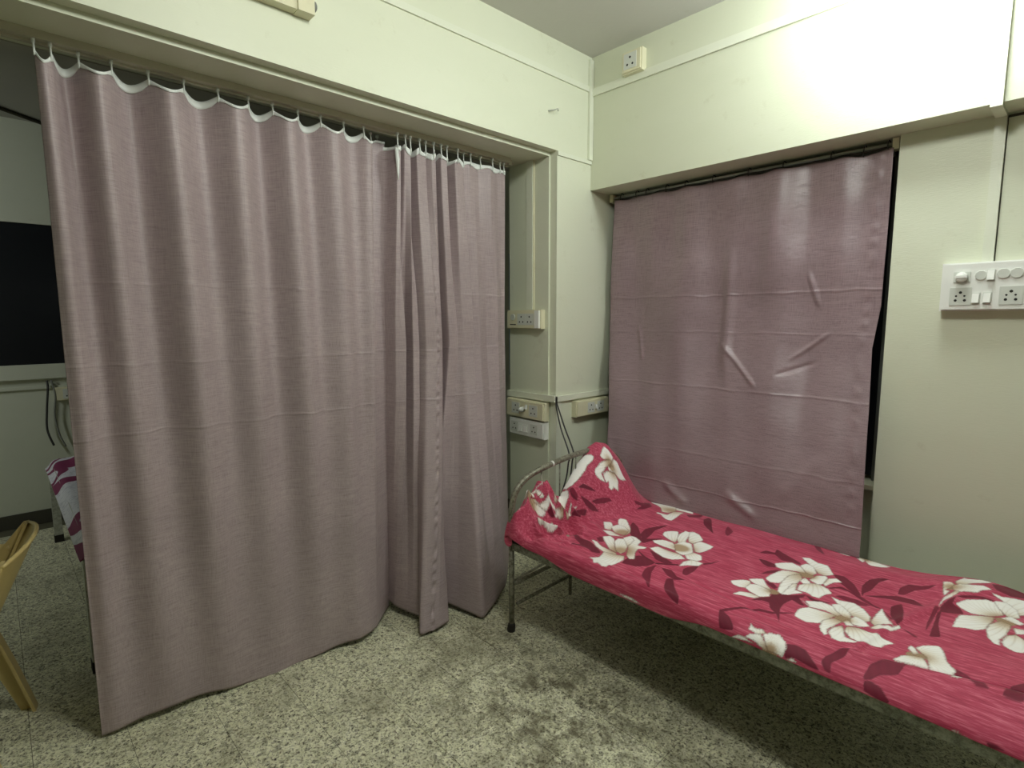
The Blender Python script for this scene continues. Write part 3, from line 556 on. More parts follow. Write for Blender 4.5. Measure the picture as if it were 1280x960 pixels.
# ------------------------------------------------------------------ switchboards and sockets
def board(label, o, U, Nn, w, h, dep, modules, mat='cream', group=None, roll=0.0, bev=0.004):
    """o: lower left corner on the wall; U: direction along the board, Nn: out of the wall"""
    U = Vector(U); Nn = Vector(Nn); Zv = Vector((0, 0, 1))
    ori = Vector(o); B = Matrix((U, Zv, Nn)).transposed().to_4x4()
    R_ = Matrix.Rotation(roll, 4, 'Z')
    MT = Matrix.Translation(ori) @ B @ R_
    t = thing('switchboard', label, 'switchboard', (0, 0, 0), group)
    t.matrix_world = MT
    def lb(name, x0, x1, y0, y1, z0, z1, mt, p=None, bevel=0.0012):
        return box(name, x0, x1, y0, y1, z0, z1, mt, p or t, bevel=bevel)
    lb('back_box', 0, w, 0, h, 0, dep * 0.8, mat, bevel=bev)
    lb('face_plate', 0.006, w - 0.006, 0.006, h - 0.006, dep * 0.8, dep, mat, bevel=0.002)
    for md in modules:
        k = md[0]; cx, cy = md[1] * w, md[2] * h
        if k == 'socket':
            s = md[3]; p = lb('socket', cx - s, cx + s, cy - s, cy + s, dep, dep + 0.003, 'grey_plastic')
            for (a, b_, q) in ((0, .45, .16), (-.38, .05, .11), (.38, .05, .11), (-.42, -.45, .15), (.42, -.45, .15)):
                if len(md) > 4 and q == .11: continue
                bm = bmesh.new(); add_tube(bm, [(cx + a * s, cy + b_ * s, dep + 0.0028), (cx + a * s, cy + b_ * s, dep + 0.0036)], q * s, 8)
                finish(bm, 'pin_hole', 'dark', p)
        elif k == 'switch':
            s = md[3]; p = lb('switch', cx - s * .62, cx + s * .62, cy - s, cy + s, dep, dep + 0.004, 'grey_plastic')
            bm = bmesh.new(); add_box(bm, cx - s * .5, cx + s * .5, cy - s * .85, cy + s * .85, dep + 0.003, dep + 0.007)
            for v in bm.verts:
                if v.co.z > dep + 0.006 and v.co.y < cy: v.co.z += 0.006
            finish(bm, 'rocker', 'white_plastic', p, bevel=0.0008)
        elif k == 'blank':
            s = md[3]; bm = bmesh.new(); add_tube(bm, [(cx, cy, dep), (cx, cy, dep + 0.004), (cx, cy, dep + 0.005)], [s, s, s * .9], 10)
            finish(bm, 'blank_disc', 'grey_plastic', t)
        elif k == 'knob':
            s = md[3]; p = lb('regulator', cx - s * 1.3, cx + s * 1.3, cy - s, cy + s, dep, dep + 0.004, 'grey_plastic')
            bm = bmesh.new(); add_tube(bm, [(cx, cy, dep), (cx, cy, dep + .014), (cx, cy, dep + .024), (cx, cy, dep + .026)], [s, s * .95, s * .75, s * .4], 18)
            add_box(bm, cx - s * .95, cx + s * .95, cy - s * .22, cy + s * .22, dep + 0.01, dep + 0.03)
            finish(bm, 'knob', 'white_plastic', p, smooth=False)
        elif k == 'plug':
            s = md[3]; bm = bmesh.new(); add_tube(bm, [(cx, cy, dep), (cx, cy, dep + .02), (cx, cy + s * .2, dep + .035)], [s, s, s * .55], 12)
            finish(bm, 'plug', 'grey_plastic', t, smooth=True)
        elif k == 'block':
            lb('end_switch', cx - md[3], cx + md[3], cy - md[4], cy + md[4], dep, dep + 0.012, 'white_plastic')
        elif k == 'mark':
            lb('label_strip', cx - md[3], cx + md[3], cy - md[4], cy + md[4], dep, dep + 0.001, 'dark', bevel=0)
    return t
board('large white switchboard with a round fan regulator on the wall right of the window curtain', (-0.437, YW, 1.522), (1, 0, 0), (0, -1, 0), 0.262, 0.188, 0.055,
      [('knob', .25, .70, .020), ('socket', .25, .30, .034), ('blank', .47, .72, .019), ('switch', .58, .72, .021), ('switch', .43, .26, .021), ('switch', .56, .26, .021),
       ('blank', .72, .74, .020), ('blank', .86, .74, .020), ('socket', .82, .30, .034)], 'white_plastic', bev=0.006)
board('old cream socket board on the jamb, highest of its three boards', (-2.515, YJ, 1.436), (1, 0, 0), (0, -1, 0), 0.287, 0.112, 0.042,
      [('socket', .46, .5, .034, 1), ('socket', .70, .5, .034, 1), ('blank', .20, .62, .020), ('mark', .20, .22, .026, .003), ('block', .935, .5, .018, .052)], 'cream', 'switchboards on the jamb')
board('yellowed socket board with a plug in it, just under the strip on the jamb', (-2.515, YJ, 0.893), (1, 0, 0), (0, -1, 0), 0.322, 0.110, 0.050,
      [('socket', .27, .52, .034, 1), ('socket', .74, .5, .034, 1), ('plug', .47, .5, .016), ('switch', .56, .66, .014)], 'cream', 'switchboards on the jamb', roll=-0.02)
board('whiter small switchboard on the jamb, lowest of its three boards', (-2.490, YJ, 0.780), (1, 0, 0), (0, -1, 0), 0.295, 0.102, 0.048,
      [('socket', .17, .52, .030, 1), ('switch', .37, .48, .022), ('switch', .52, .48, .022), ('socket', .74, .52, .030, 1)], 'white_plastic', 'switchboards on the jamb', roll=-0.015)
board('cream double socket box under the strip beside the satin window curtain', (XL, 2.535, 0.898), (0, 1, 0), (1, 0, 0), 0.315, 0.100, 0.045,
      [('socket', .42, .5, .032, 1), ('socket', .72, .5, .032, 1), ('switch', .57, .5, .014)], 'cream')
board('small single socket box high on the beam near the ceiling corner', (-1.905, YB, 2.825), (1, 0, 0), (0, -1, 0), 0.125, 0.115, 0.05,
      [('socket', .45, .52, .040, 1)], 'cream', bev=0.008)
board('small socket box on the ward wall above the white patterned bed', (XB, 0.30, 0.905), (0, 1, 0), (1, 0, 0), 0.16, 0.10, 0.05,
      [('socket', .5, .5, .036, 1)], 'cream')

# ceiling lamp (outside the frame)
cl = thing('ceiling_lamp', 'round lamp fitting on the ceiling above the cot foot', 'lamp', (-0.75, 0.85, H))
bm = bmesh.new(); add_tube(bm, [(0, 0, 0), (0, 0, -0.02), (0, 0, -0.03)], [0.07, 0.07, 0.05], 20); finish(bm, 'ceiling_rose', 'white_plastic', cl, smooth=True)
# unlit batten fitting high on the left wall
bt = thing('batten_light', 'unlit cream batten light fitting high on the wall above the curtain', 'light', (XL, 0.6, 2.66))
def loc_box(name, x0, x1, y0, y1, z0, z1, mat, p=bt, bevel=0.003):
    o = box(name, x0 - p.location.x, x1 - p.location.x, y0 - p.location.y, y1 - p.location.y, z0 - p.location.z, z1 - p.location.z, mat, p, bevel=bevel); return o
loc_box('casing', XL, XL + 0.045, -0.25, 0.955, 2.668, 2.76, 'cream')
loc_box('end_cap', XL, XL + 0.055, 0.895, 0.957, 2.665, 2.765, 'cream')
loc_box('lamp_holder', XL + 0.045, XL + 0.052, 0.62, 0.86, 2.704, 2.716, 'dark', bevel=0)
bm = bmesh.new(); add_tube(bm, [(0.02, 0.357, 0.05), (0.02, 0.372, 0.05), (0.02, 0.378, 0.05)], [0.020, 0.020, 0.012], 14); finish(bm, 'end_knob', 'grey_cable', bt, smooth=True)

bt.location.z -= 0.040; bt.location.y += 0.02

# small bent nail
bm = bmesh.new(); add_tube(bm, smooth_path([(XL - 0.01, 2.315, 2.628), (XL + 0.02, 2.318, 2.624), (XL + 0.035, 2.335, 2.628), (XL + 0.03, 2.36, 2.640), (XL + 0.02, 2.372, 2.634)], 5), 0.0032, 8)
tag(finish(bm, 'wall_hook', 'steel', smooth=True), 'small bent metal hook in the wall above the opening corner', 'hook')

# bulb holder that carries the bright lamp (outside the frame)
bh = thing('wall_lamp', 'bulb holder on the beam face above the window curtain', 'lamp', (-0.50, YB, 2.88))
bm = bmesh.new(); add_tube(bm, [(0, 0, 0.0), (0, -0.02, 0.0)], 0.045, 20); finish(bm, 'wall_plate', 'white_plastic', bh, smooth=True)
bm = bmesh.new(); add_tube(bm, smooth_path([(0, -0.02, 0), (0, -0.15, 0.01), (0, -0.235, -0.005), (0, -0.25, -0.02)], 6), 0.012, 10); finish(bm, 'lamp_arm', 'white_plastic', bh, smooth=True)

# cables
cb = bmesh.new()
pA = [(XL + 0.012, 2.385, 1.005), (XL + 0.030, 2.375, 0.985), (-1.99, 2.285, 0.895), (-1.835, 2.18, 0.80), (-1.828, 2.165, 0.75), (-1.83, 2.15, 0.66), (-1.84, 2.12, 0.58)]
pB = [(XL + 0.012, 2.380, 1.005), (XL + 0.026, 2.368, 0.975), (-2.0, 2.27, 0.88), (-1.838, 2.15, 0.792), (-1.83, 2.135, 0.74), (-1.84, 2.13, 0.66), (-1.85, 2.10, 0.57)]
tag(tube('cable', smooth_path(pA, 8), 0.0042, 'black_cable', seg=8), 'dark cable from the jamb down over the cot head, outer of the pair', 'cable', 'cables over the cot head')
tag(tube('cable', smooth_path(pB, 8), 0.0042, 'black_cable', seg=8), 'dark cable from the jamb down over the cot head, inner of the pair', 'cable', 'cables over the cot head')
pC = [(XB + 0.03, 0.262, 1.06), (XB + 0.04, 0.262, 1.0), (XB + 0.04, 0.245, 0.85), (XB + 0.045, 0.235, 0.70), (XB + 0.06, 0.262, 0.58)]
tag(tube('cable', smooth_path(pC, 6), 0.007, 'black_cable', seg=8), 'black cable hanging down the ward wall behind the white bed', 'cable')
pD = [(XB + 0.03, 0.285, 1.06), (XB + 0.04, 0.30, 0.95), (XB + 0.04, 0.285, 0.80), (XB + 0.045, 0.30, 0.66), (XB + 0.05, 0.33, 0.56)]
tag(tube('cable', smooth_path(pD, 6), 0.006, 'grey_cable', seg=8), 'pale grey cable hanging under the ward wall socket box', 'cable')

# ------------------------------------------------------------------ curtains in the wide opening
XC = -2.405
trk = thing('curtain_track', 'pale curtain track fixed under the head of the wide opening', 'curtain track', (XC, 0.4, ZS))
box('track_rail', -0.032, 0.032, -1.8, 1.84, -0.026, 0.0, 'track', trk, bevel=0.004)
box('track_lip', -0.006, 0.006, -1.8, 1.84, -0.034, -0.026, 'track', trk, bevel=0.001)
box('end_stop', -0.015, 0.015, 1.84, 1.87, -0.034, -0.004, 'track', trk, bevel=0.004)
for yb in (0.35, 1.0): box('screw_cap', -0.04, -0.032, yb - 0.4 - .008, yb - 0.4 + .008, -0.02, -0.004, 'steel', trk)

HA = [v * 1.0145 for v in (.170, .21, .281, .371, .477, .586, .701, .811, .904, 1.008, 1.106, 1.213, 1.31, 1.372)]
HB = [v * 1.0145 for v in (1.418, 1.469, 1.513, 1.550, 1.596, 1.640, 1.677, 1.721, 1.771, 1.830, 1.891, 1.930, 2.002, 2.077, 2.149, 2.178)]

def hook_part(y, z, x, par):
    bm = bmesh.new()
    add_tube(bm, smooth_path([(x, y, z - 0.022), (x + 0.006, y, z - 0.010), (x + 0.002, y, z + 0.012), (x, y, 2.382)], 3), 0.0032, 6)
    add_box(bm, x - 0.007, x + 0.007, y - 0.005, y + 0.005, 2.372, 2.384)
    return finish(bm, 'curtain_hook', 'hook', par, smooth=True)

def curtain_A():
    t = thing('curtain', 'wide mauve curtain hanging nearly flat, left of the gathered curtain in the opening', 'curtain', (0, 0, 0), 'mauve curtains in the wide opening')
    nS, nT = 460, 220
    hy = np.array(HA); idx = np.arange(len(hy))
    s = np.linspace(0, 1, nS)
    ytop = np.where(s < .94, hy[0] + (1.372 - hy[0]) * s / .94, 1.372 + .098 * (s - .94) / .06)
    h = np.convolve(np.pad(np.interp(ytop, hy, idx), 12, mode='reflect', reflect_type='odd'), np.ones(25) / 25, 'valid')                      # hook index as phase
    bk = np.array([(0.0, -2.325, .160), (.13, -2.305, .339), (.27, -2.295, .501), (.43, -2.28, .675), (.57, -2.277, .845), (.69, -2.262, .983), (.82, -2.212, 1.112), (.90, -2.222, 1.190), (.94, -2.25, 1.225), (.97, -2.33, 1.305), (1.0, -2.40, 1.385)])
    t_ = np.linspace(0, 1, nT)[:, None]; S = s[None, :]; Hh = h[None, :]
    xb = np.interp(S, bk[:, 0], bk[:, 1]); yb = np.interp(S, bk[:, 0], bk[:, 2])
    ker = np.ones(13) / 13
    xb = np.convolve(np.pad(xb[0], 6, mode='edge'), ker, 'valid')[None]; yb = np.convolve(np.pad(yb[0], 6, mode='edge'), ker, 'valid')[None]
    yt = ytop[None, :]
    w = t_ ** 1.3
    fr = (Hh - np.floor(Hh)); sag = np.sin(fr * math.pi)
    dark = (np.floor(Hh) % 2 == 0)
    z0 = 2.352 - sag * np.where(dark, 0.034, 0.020) - 0.01 * 0
    zb = 0.012 + 0.02 * np.sin(S * 9)
    Z = z0 * (1 - t_) + zb * t_
    drift = 0.55 * t_
    amp = (0.043 * (1 - t_) ** 0.95 * np.interp(Hh, [0, 1, 2, 9, 12, 13], [.3, .8, 1.15, .95, .5, 0]) + 0.004) * (S < .94)
    X = XC * (1 - w) + xb * w - amp * np.sin(np.pi * (Hh - 3 - drift))
    Y = yt * (1 - w) + yb * w
    X = X + 0.020 * np.sin(S * 17 + 1.5 + t_ * 1.2) * t_ ** .7 * (1 - t_) * 2.0
    X = X + 0.006 * np.sin(S * 31 - t_ * 2.5) * t_ * (1 - t_) * 1.6
    X = X + 0.0035 * wave_noise(Y * 1.0, Z * 0.5, 5, 10, 6, 22)
    # hem flap at the left selvedge and the folded back right edge
    X = X + 0.020 * (1 - sstep(0.0, 0.034, S)) * (1 - t_) ** 1.2
    X = X + 0.010 * np.exp(-((S - 0.034) / .008) ** 2) * (1 - t_) ** 2
    # right selvedge turned back behind the face
    X = X - 0.050 * sstep(0.938, 0.956, S) * (1 - t_ ** 2)
    Z = Z + 0 * X
    o = grid_mesh('curtain_panel', X.T.copy(), Y.T.copy(), Z.T.copy(), 'curtain', t, 0.0016)
    # tape above the cloth
    th = np.where(dark, 0.010, 0.028)[0]
    th = np.convolve(np.pad(th, 6, mode='edge'), ker, 'valid')
    tx = np.stack([X[0] + .0015, X[0] + 0.0035]); ty = np.stack([Y[0], Y[0]]); tz = np.stack([Z[0] - 0.003, Z[0] + 0.0])
    n3 = 4
    tx = np.stack([X[0] + .003 for q in range(n3)]); ty = np.stack([Y[0]] * n3); tz = np.stack([Z[0] - th * (1 - q / (n3 - 1)) + 0.003 * 1 for q in range(n3)])
    grid_mesh('header_tape', tx.T.copy(), ty.T.copy(), tz.T.copy(), 'tape', t, 0.002)
    for k_, y in enumerate(hy):
        j = int(np.argmin(np.abs(ytop - y))); hook_part(Y[0][j], Z[0][j] + .004, X[0][j] + 0.003, t)
    return t
curtain_A()

def curtain_B():
    t = thing('curtain', 'mauve curtain gathered into narrow pleats at the right side of the opening', 'curtain', (0, 0, 0), 'mauve curtains in the wide opening')
    nS, nT = 640, 200
    # matched cross sections: top (pleated), middle, bottom : s, x, y
    s = np.linspace(0, 1, nS)
    def prof(pts, soft=9):
        p = np.array(pts); q = np.linspace(0, 1, len(p)) if p.shape[1] == 2 else p[:, 0]
        xx = np.interp(s, q, p[:, -2]); yy = np.interp(s, q, p[:, -1])
        ker = np.hanning(soft * 2 + 3); ker = ker / ker.sum(); pd = len(ker) // 2
        return np.convolve(np.pad(xx, pd, mode='edge'), ker, 'valid'), np.convolve(np.pad(yy, pd, mode='edge'), ker, 'valid')
    XF, XK = -2.372, -2.440
    top = [(0.0, XK - .04, 1.43), (.015, XK - .01, 1.478), (.03, XF, 1.487), (.06, XF, 1.510), (.09, XK, 1.500), (.12, XK, 1.525), (.15, XF, 1.530), (.19, XF, 1.565), (.22, XK + .02, 1.560), (.26, XK + .01, 1.595), (.29, XF, 1.600),
           (.34, XF - .01, 1.66), (.37, XK + .03, 1.665), (.40, XF, 1.69), (.44, XF, 1.715), (.47, XK, 1.705), (.50, XK, 1.735), (.53, XF + .003, 1.745), (.56, XF + .003, 1.785), (.59, XK, 1.78), (.62, XK, 1.82),
           (.65, XF, 1.84), (.70, XF - .01, 1.90), (.73, XK + .03, 1.91), (.76, XF - .02, 1.95), (.82, XF - .03, 2.02), (.88, XF - .005, 2.09), (.94, XF - .03, 2.16), (1.0, XF - .03, 2.222)]
    mid = [(0.0, XK - .05, 1.40), (.015, XK - .01, 1.43), (.03, XF, 1.448), (.10, XF + .02, 1.500), (.13, XK, 1.490), (.16, XK, 1.545), (.19, XF + .01, 1.545), (.23, XF + .01, 1.585), (.26, XK + .02, 1.580), (.29, XF + .03, 1.610),
           (.34, XF + .05, 1.66), (.40, XF + .035, 1.71), (.44, XF, 1.73), (.47, XK, 1.725), (.50, XK, 1.76), (.53, XF + .02, 1.765), (.58, XF + .02, 1.825), (.61, XF - .01, 1.83), (.65, XF + .01, 1.865),
           (.70, XF + .03, 1.93), (.745, XK + .04, 1.935), (.79, XF, 2.00), (.85, XF - .03, 2.07), (.91, XF - .005, 2.14), (.96, XF - .03, 2.19), (1.0, XF - .03, 2.215)]
    bot = [(0.0, -2.40, 1.375), (.06, -2.33, 1.375), (.16, -2.24, 1.400), (.25, -2.17, 1.425), (.285, -2.070, 1.350), (.30, -2.055, 1.365), (.40, -2.045, 1.445), (.475, -2.060, 1.515), (.49, -2.09, 1.52), (.53, -2.26, 1.50), (.57, -2.25, 1.57),
           (.63, -2.12, 1.620), (.66, -1.975, 1.655), (.675, -1.972, 1.675), (.76, -2.03, 1.80), (.86, -2.10, 1.93), (.94, -2.22, 2.06), (1.0, -2.36, 2.20)]
    xt, yt = prof(top, 3); xm, ym = prof(mid, 4); xb, yb = prof(bot, 4)
    T_ = np.linspace(0, 1, nT)[:, None]
    a = np.clip(T_ / 0.42, 0, 1); b_ = np.clip((T_ - 0.42) / 0.58, 0, 1)
    a = a * a * (3 - 2 * a) * .6 + a * .4; b_ = b_ ** 1.25
    X = np.where(T_ < .42, xt * (1 - a) + xm * a, xm * (1 - b_) + xb * b_)
    Y = np.where(T_ < .42, yt * (1 - a) + ym * a, ym * (1 - b_) + yb * b_)
    sag = 0.018 * np.abs(np.sin(s * 42)) * (s < .74) + 0.006
    z0 = 2.342 - sag
    zb = 0.010 + 0.05 * np.interp(s, [0, .1, .25, .285, .47, .53, .66, .8, 1], [.9, .6, .4, .1, .2, 1.0, .1, .5, .8])
    Z = z0[None] * (1 - T_) + zb[None] * T_
    X = X + 0.0035 * wave_noise(Y * 2.0 + 0 * Z, Z * 0.7, 15, 10, 10, 34) * (0.3 + T_)
    # puckered hem running down the middle pleat
    puck = np.exp(-((s - .36) / .012) ** 2)[None] * np.sin(Z * 95 + 2 * np.sin(Z * 23)) * 0.007 * sstep(.15, .35, T_)
    X = X + puck
    grid_mesh('curtain_panel', X.T.copy(), Y.T.copy(), Z.T.copy(), 'curtain', t, 0.0016)
    n3 = 4
    th = 0.022 - 0.008 * np.sin(s * 60)
    grid_mesh('header_tape', np.stack([X[0] + .003] * n3).T.copy(), np.stack([Y[0]] * n3).T.copy(), np.stack([Z[0] - th * (1 - q / (n3 - 1)) + .003 for q in range(n3)]).T.copy(), 'tape', t, 0.002)
    for y in HB:
        j = int(np.argmin(np.abs(Y[0] - y) + 0.3 * np.abs(X[0] - XF))); hook_part(Y[0][j], Z[0][j] + .002, X[0][j] + .003, t)
    # twisted corner of tape hanging at the gap
    bm = bmesh.new(); add_tube(bm, [(XF + .004, 1.482, 2.31), (XF + .01, 1.484, 2.26), (XF + .006, 1.487, 2.20), (XF + .006, 1.488, 2.165)], [.008, .010, .006, .001], 8)
    finish(bm, 'loose_tape', 'tape', t, smooth=True)
    # dark seam edging where the two panels meet
    zz = np.linspace(2.25, 0.13, 60)
    pts = [(-2.372 - 0.02 + 0.06 * (1 - z / 2.3) ** 2 , np.interp(z, [0.1, 1.1, 2.25], [1.372, 1.425, 1.470]) + 0.004 * math.sin(z * 26), z) for z in zz]
    return t
curtain_B()

# ------------------------------------------------------------------ window curtain and rod
YR = 2.880; ZR = 2.228
rod = thing('curtain_rod', 'steel curtain rod under the beam above the window', 'curtain rod', (-1.37, YR, ZR))
bm = bmesh.new(); add_tube(bm, [(-0.755, 0, 0.008), (0.735, 0, 0.008)], 0.008, 14); finish(bm, 'rod', 'steel', rod, smooth=True)
for x in (-0.752, 0.728):
    bm = bmesh.new(); add_box(bm, x - .012, x + .012, -0.020, 0.03, -0.018, 0.028); finish(bm, 'rod_bracket', 'cream', rod, bevel=0.004)
def curtain_W():
    t = thing('curtain', 'mauve satin curtain hanging flat over the window behind the floral cot', 'curtain', (0, 0, 0))
    nS, nT = 420, 300
    S = np.linspace(0, 1, nS)[None, :]; T_ = np.linspace(0, 1, nT)[:, None]
    zt = 2.217 - 0.006 * np.sin(S * 9.42 * 3) ** 2 - 0.010 * np.exp(-((S - .91) / .03) ** 2)
    zb = 0.478 + 0.006 * np.sin(S * 8)
    Z = zt * (1 - T_) + zb * T_
    Z = Z + 0 * S
    xr = np.interp(2.2 - Z, [0, .4, .65, .84, 1.1, 1.45, 1.8], [-.648, -.645, -.648, -.670, -.664, -.664, -.661])
    xl = -2.092 - 0.018 * T_
    X = xl + (xr - xl) * S
    Y = 2.872 - 0.012 + 0 * X
    Y = Y - 0.262 * sstep(0.35, 1.0, T_) * (0.55 * T_ + .45) - 0.012 * sstep(.93, 1, T_)
    X = X * (Y / 2.86)
    # long soft ripples
    Y = Y - 0.016 * np.sin(S * 19 + 1.2 + 0.8 * T_) * np.sin(np.pi * np.clip(T_ * 1.15, 0, 1)) - 0.008 * np.sin(S * 37 + 1.0 - T_) * (1 - T_) ** .5
    Y = Y - 0.018 * np.exp(-((S - .51 - .03 * T_) / .022) ** 2) * sstep(.15, .3, T_) * (1 - sstep(.5, .66, T_))
    Y = Y - 0.010 * np.exp(-((S - .66) / .05) ** 2) * (1 - sstep(.2, .5, T_))
    Y = Y + 0.007 * wave_noise(X * 1.5, Z * 0.8, 33, 18, 8, 44)
    # fuller satin billow near the right side
    Y = Y - 0.022 * np.exp(-((S - .80) / .09) ** 2) * sstep(.12, .30, T_) * (1 - sstep(.34, .60, T_)) - 0.012 * np.exp(-((S - .30) / .07) ** 2) * sstep(.2, .4, T_) * (1 - sstep(.45, .7, T_))
    # rucked diagonal wrinkles
    for (x0, z0, x1, z1, a, w) in ((-1.35, 1.35, -1.15, 1.15, .008, .012), (-1.0, 1.30, -0.85, 1.42, .007, .010), (-1.05, 1.22, -0.9, 1.28, -.006, .01), (-1.9, 1.45, -1.85, 1.25, .006, .012),
                                   (-.95, .66, -.80, .86, .006, .035), (-1.55, .60, -1.40, .52, .012, .02), (-1.2, .62, -1.05, .54, .012, .02), (-.95, 1.7, -.9, 1.55, .008, .012), (-2.0, .85, -1.9, .65, .008, .02)):
        L_ = math.hypot(x1 - x0, z1 - z0); dx, dz = (x1 - x0) / L_, (z1 - z0) / L_
        p = (X - x0) * dx + (Z - z0) * dz; q = -(X - x0) * dz + (Z - z0) * dx
        Y = Y - a * np.exp(-(q / w) ** 2) * sstep(-.03, .04, p) * (1 - sstep(L_ - .04, L_ + .03, p))
    Y = Y - 0.0018 * np.exp(-((S - .965) / .012) ** 2) * (1 + np.sin(Z * 70 + 2 * np.sin(Z * 17)))   # puckered side hem
    grid_mesh('curtain_panel', X.T.copy(), Y.T.copy(), Z.T.copy(), 'window_curtain', t, 0.0016)
    # dark heading wire with hooks over the rod
    pts = [(x, 2.862, float(np.interp(x, X[0], Z[0])) + 0.008 + 0.004 * math.sin(x * 14)) for x in np.linspace(-2.07, -0.67, 40)]
    bm = bmesh.new(); add_tube(bm, pts, 0.003, 6); finish(bm, 'heading_wire', 'black_cable', t, smooth=True)
    for x in (-2.05, -1.94, -1.87, -1.74, -1.62, -1.46, -1.27, -1.10, -0.89, -0.76, -0.67):
        z = float(np.interp(x, X[0], Z[0]))
        bm = bmesh.new(); add_tube(bm, smooth_path([(x, 2.860, z - 0.004), (x, 2.856, z + .02), (x + .002, 2.868, ZR + .024), (x + .002, 2.890, ZR + .018)], 4), 0.0026, 6)
        finish(bm, 'curtain_hook', 'black_cable', t, smooth=True)
    return t
curtain_W()

# ------------------------------------------------------------------ steel cot
HX = -1.805
cot = thing('hospital_cot', 'grey steel cot with an arched tube head under the floral sheet', 'bed', (HX, 1.70, 0))
def P(x, y, z): return (x - HX, y - 1.70, z)
def ctube(name, pts, r, mat='bed_steel', par=cot, seg=14): return tube(name, [P(*p) for p in pts], r, mat, par, seg)
arch = smooth_path([(HX, 1.70, .44), (HX, 1.70, .56), (HX, 1.708, .64), (HX, 1.735, .695), (HX, 1.79, .735), (HX, 1.86, .757), (HX, 1.98, .775), (HX, 2.12, .788), (HX, 2.26, .792), (HX, 2.38, .780), (HX, 2.48, .745), (HX, 2.55, .690), (HX, 2.58, .62), (HX, 2.588, .54), (HX, 2.588, .44)], 6)
hb = ctube('headboard', arch, 0.0145)
for y in (1.905, 2.04, 2.165, 2.30, 2.42):
    zt = float(np.interp(y, [1.70, 1.79, 1.86, 1.98, 2.12, 2.26, 2.38, 2.48], [.6, .735, .757, .775, .788, .792, .78, .745]))
    tube('headboard_rod', [P(HX, y, .44), P(HX, y, zt)], 0.0038, 'bed_steel', hb, 8)
bm = bmesh.new(); add_tube(bm, [P(HX, 1.974, .7742), P(HX, 1.986, .7756)], 0.0158, 14); finish(bm, 'paint_band', 'white_plastic', hb, smooth=True)
for (x, y, dx) in ((HX, 1.70, -.01), (HX, 2.588, -.01), (0.17, 1.70, .01), (0.17, 2.588, .01)):
    lg = ctube('leg', [(x, y, 0.028), (x, y, 0.46)], 0.0135)
    bm = bmesh.new(); add_tube(bm, [P(x + dx * .4, y, 0.0), P(x + dx * .4, y, 0.012), P(x, y, 0.034), P(x, y, .045)], [0.019, 0.020, 0.018, .0145], 14); finish(bm, 'foot_cap', 'rubber', lg, smooth=True)
# angle iron side rails and end rails
def angle(name, x0, x1, y, sgn):
    bm = bmesh.new(); add_box(bm, x0 - HX, x1 - HX, y - 1.70, y - 1.70 + sgn * .003, .416, .456); add_box(bm, x0 - HX, x1 - HX, y - 1.70, y - 1.70 + sgn * .035, .452, .456)
    return finish(bm, name, 'bed_angle', cot)
angle('side_rail', HX, 0.17, 1.692, 1); angle('side_rail', HX, 0.17, 2.596, -1)
box('end_rail', -0.003, 0.003, 0.0, 0.888, .416, .456, 'bed_angle', cot); box('end_rail', 0.17 - HX - .003, 0.17 - HX + .003, 0.0, 0.888, .416, .456, 'bed_angle', cot)
box('deck', .006, 0.17 - HX - .006, .012, .876, .444, .450, 'bed_angle', cot)
for x in (-1.1, -0.45): box('cross_rail', x - HX - .015, x - HX + .015, 0.0, .888, .425, .444, 'bed_angle', cot)
ctube('stretcher', [(HX, 1.70, .236), (HX, 2.588, .252)], 0.0105)
ctube('stretcher', [(HX, 1.735, .128), (HX, 2.588, .150)], 0.0085)
ctube('stretcher', [(0.17, 1.70, .236), (0.17, 2.588, .24)], 0.0105)
ctube('centre_post', [(HX, 2.13, .03), (HX, 2.13, .245)], 0.009)
ctube('brace', [(HX, 1.70, .25), (HX + .22, 1.70, .42)], 0.005)
mt = box('mattress', HX + .02, .17, 1.712, 2.585, .452, .478, 'mattress', bevel=.008)
tag(mt, 'thin mattress pad under the red floral sheet on the cot', 'mattress')

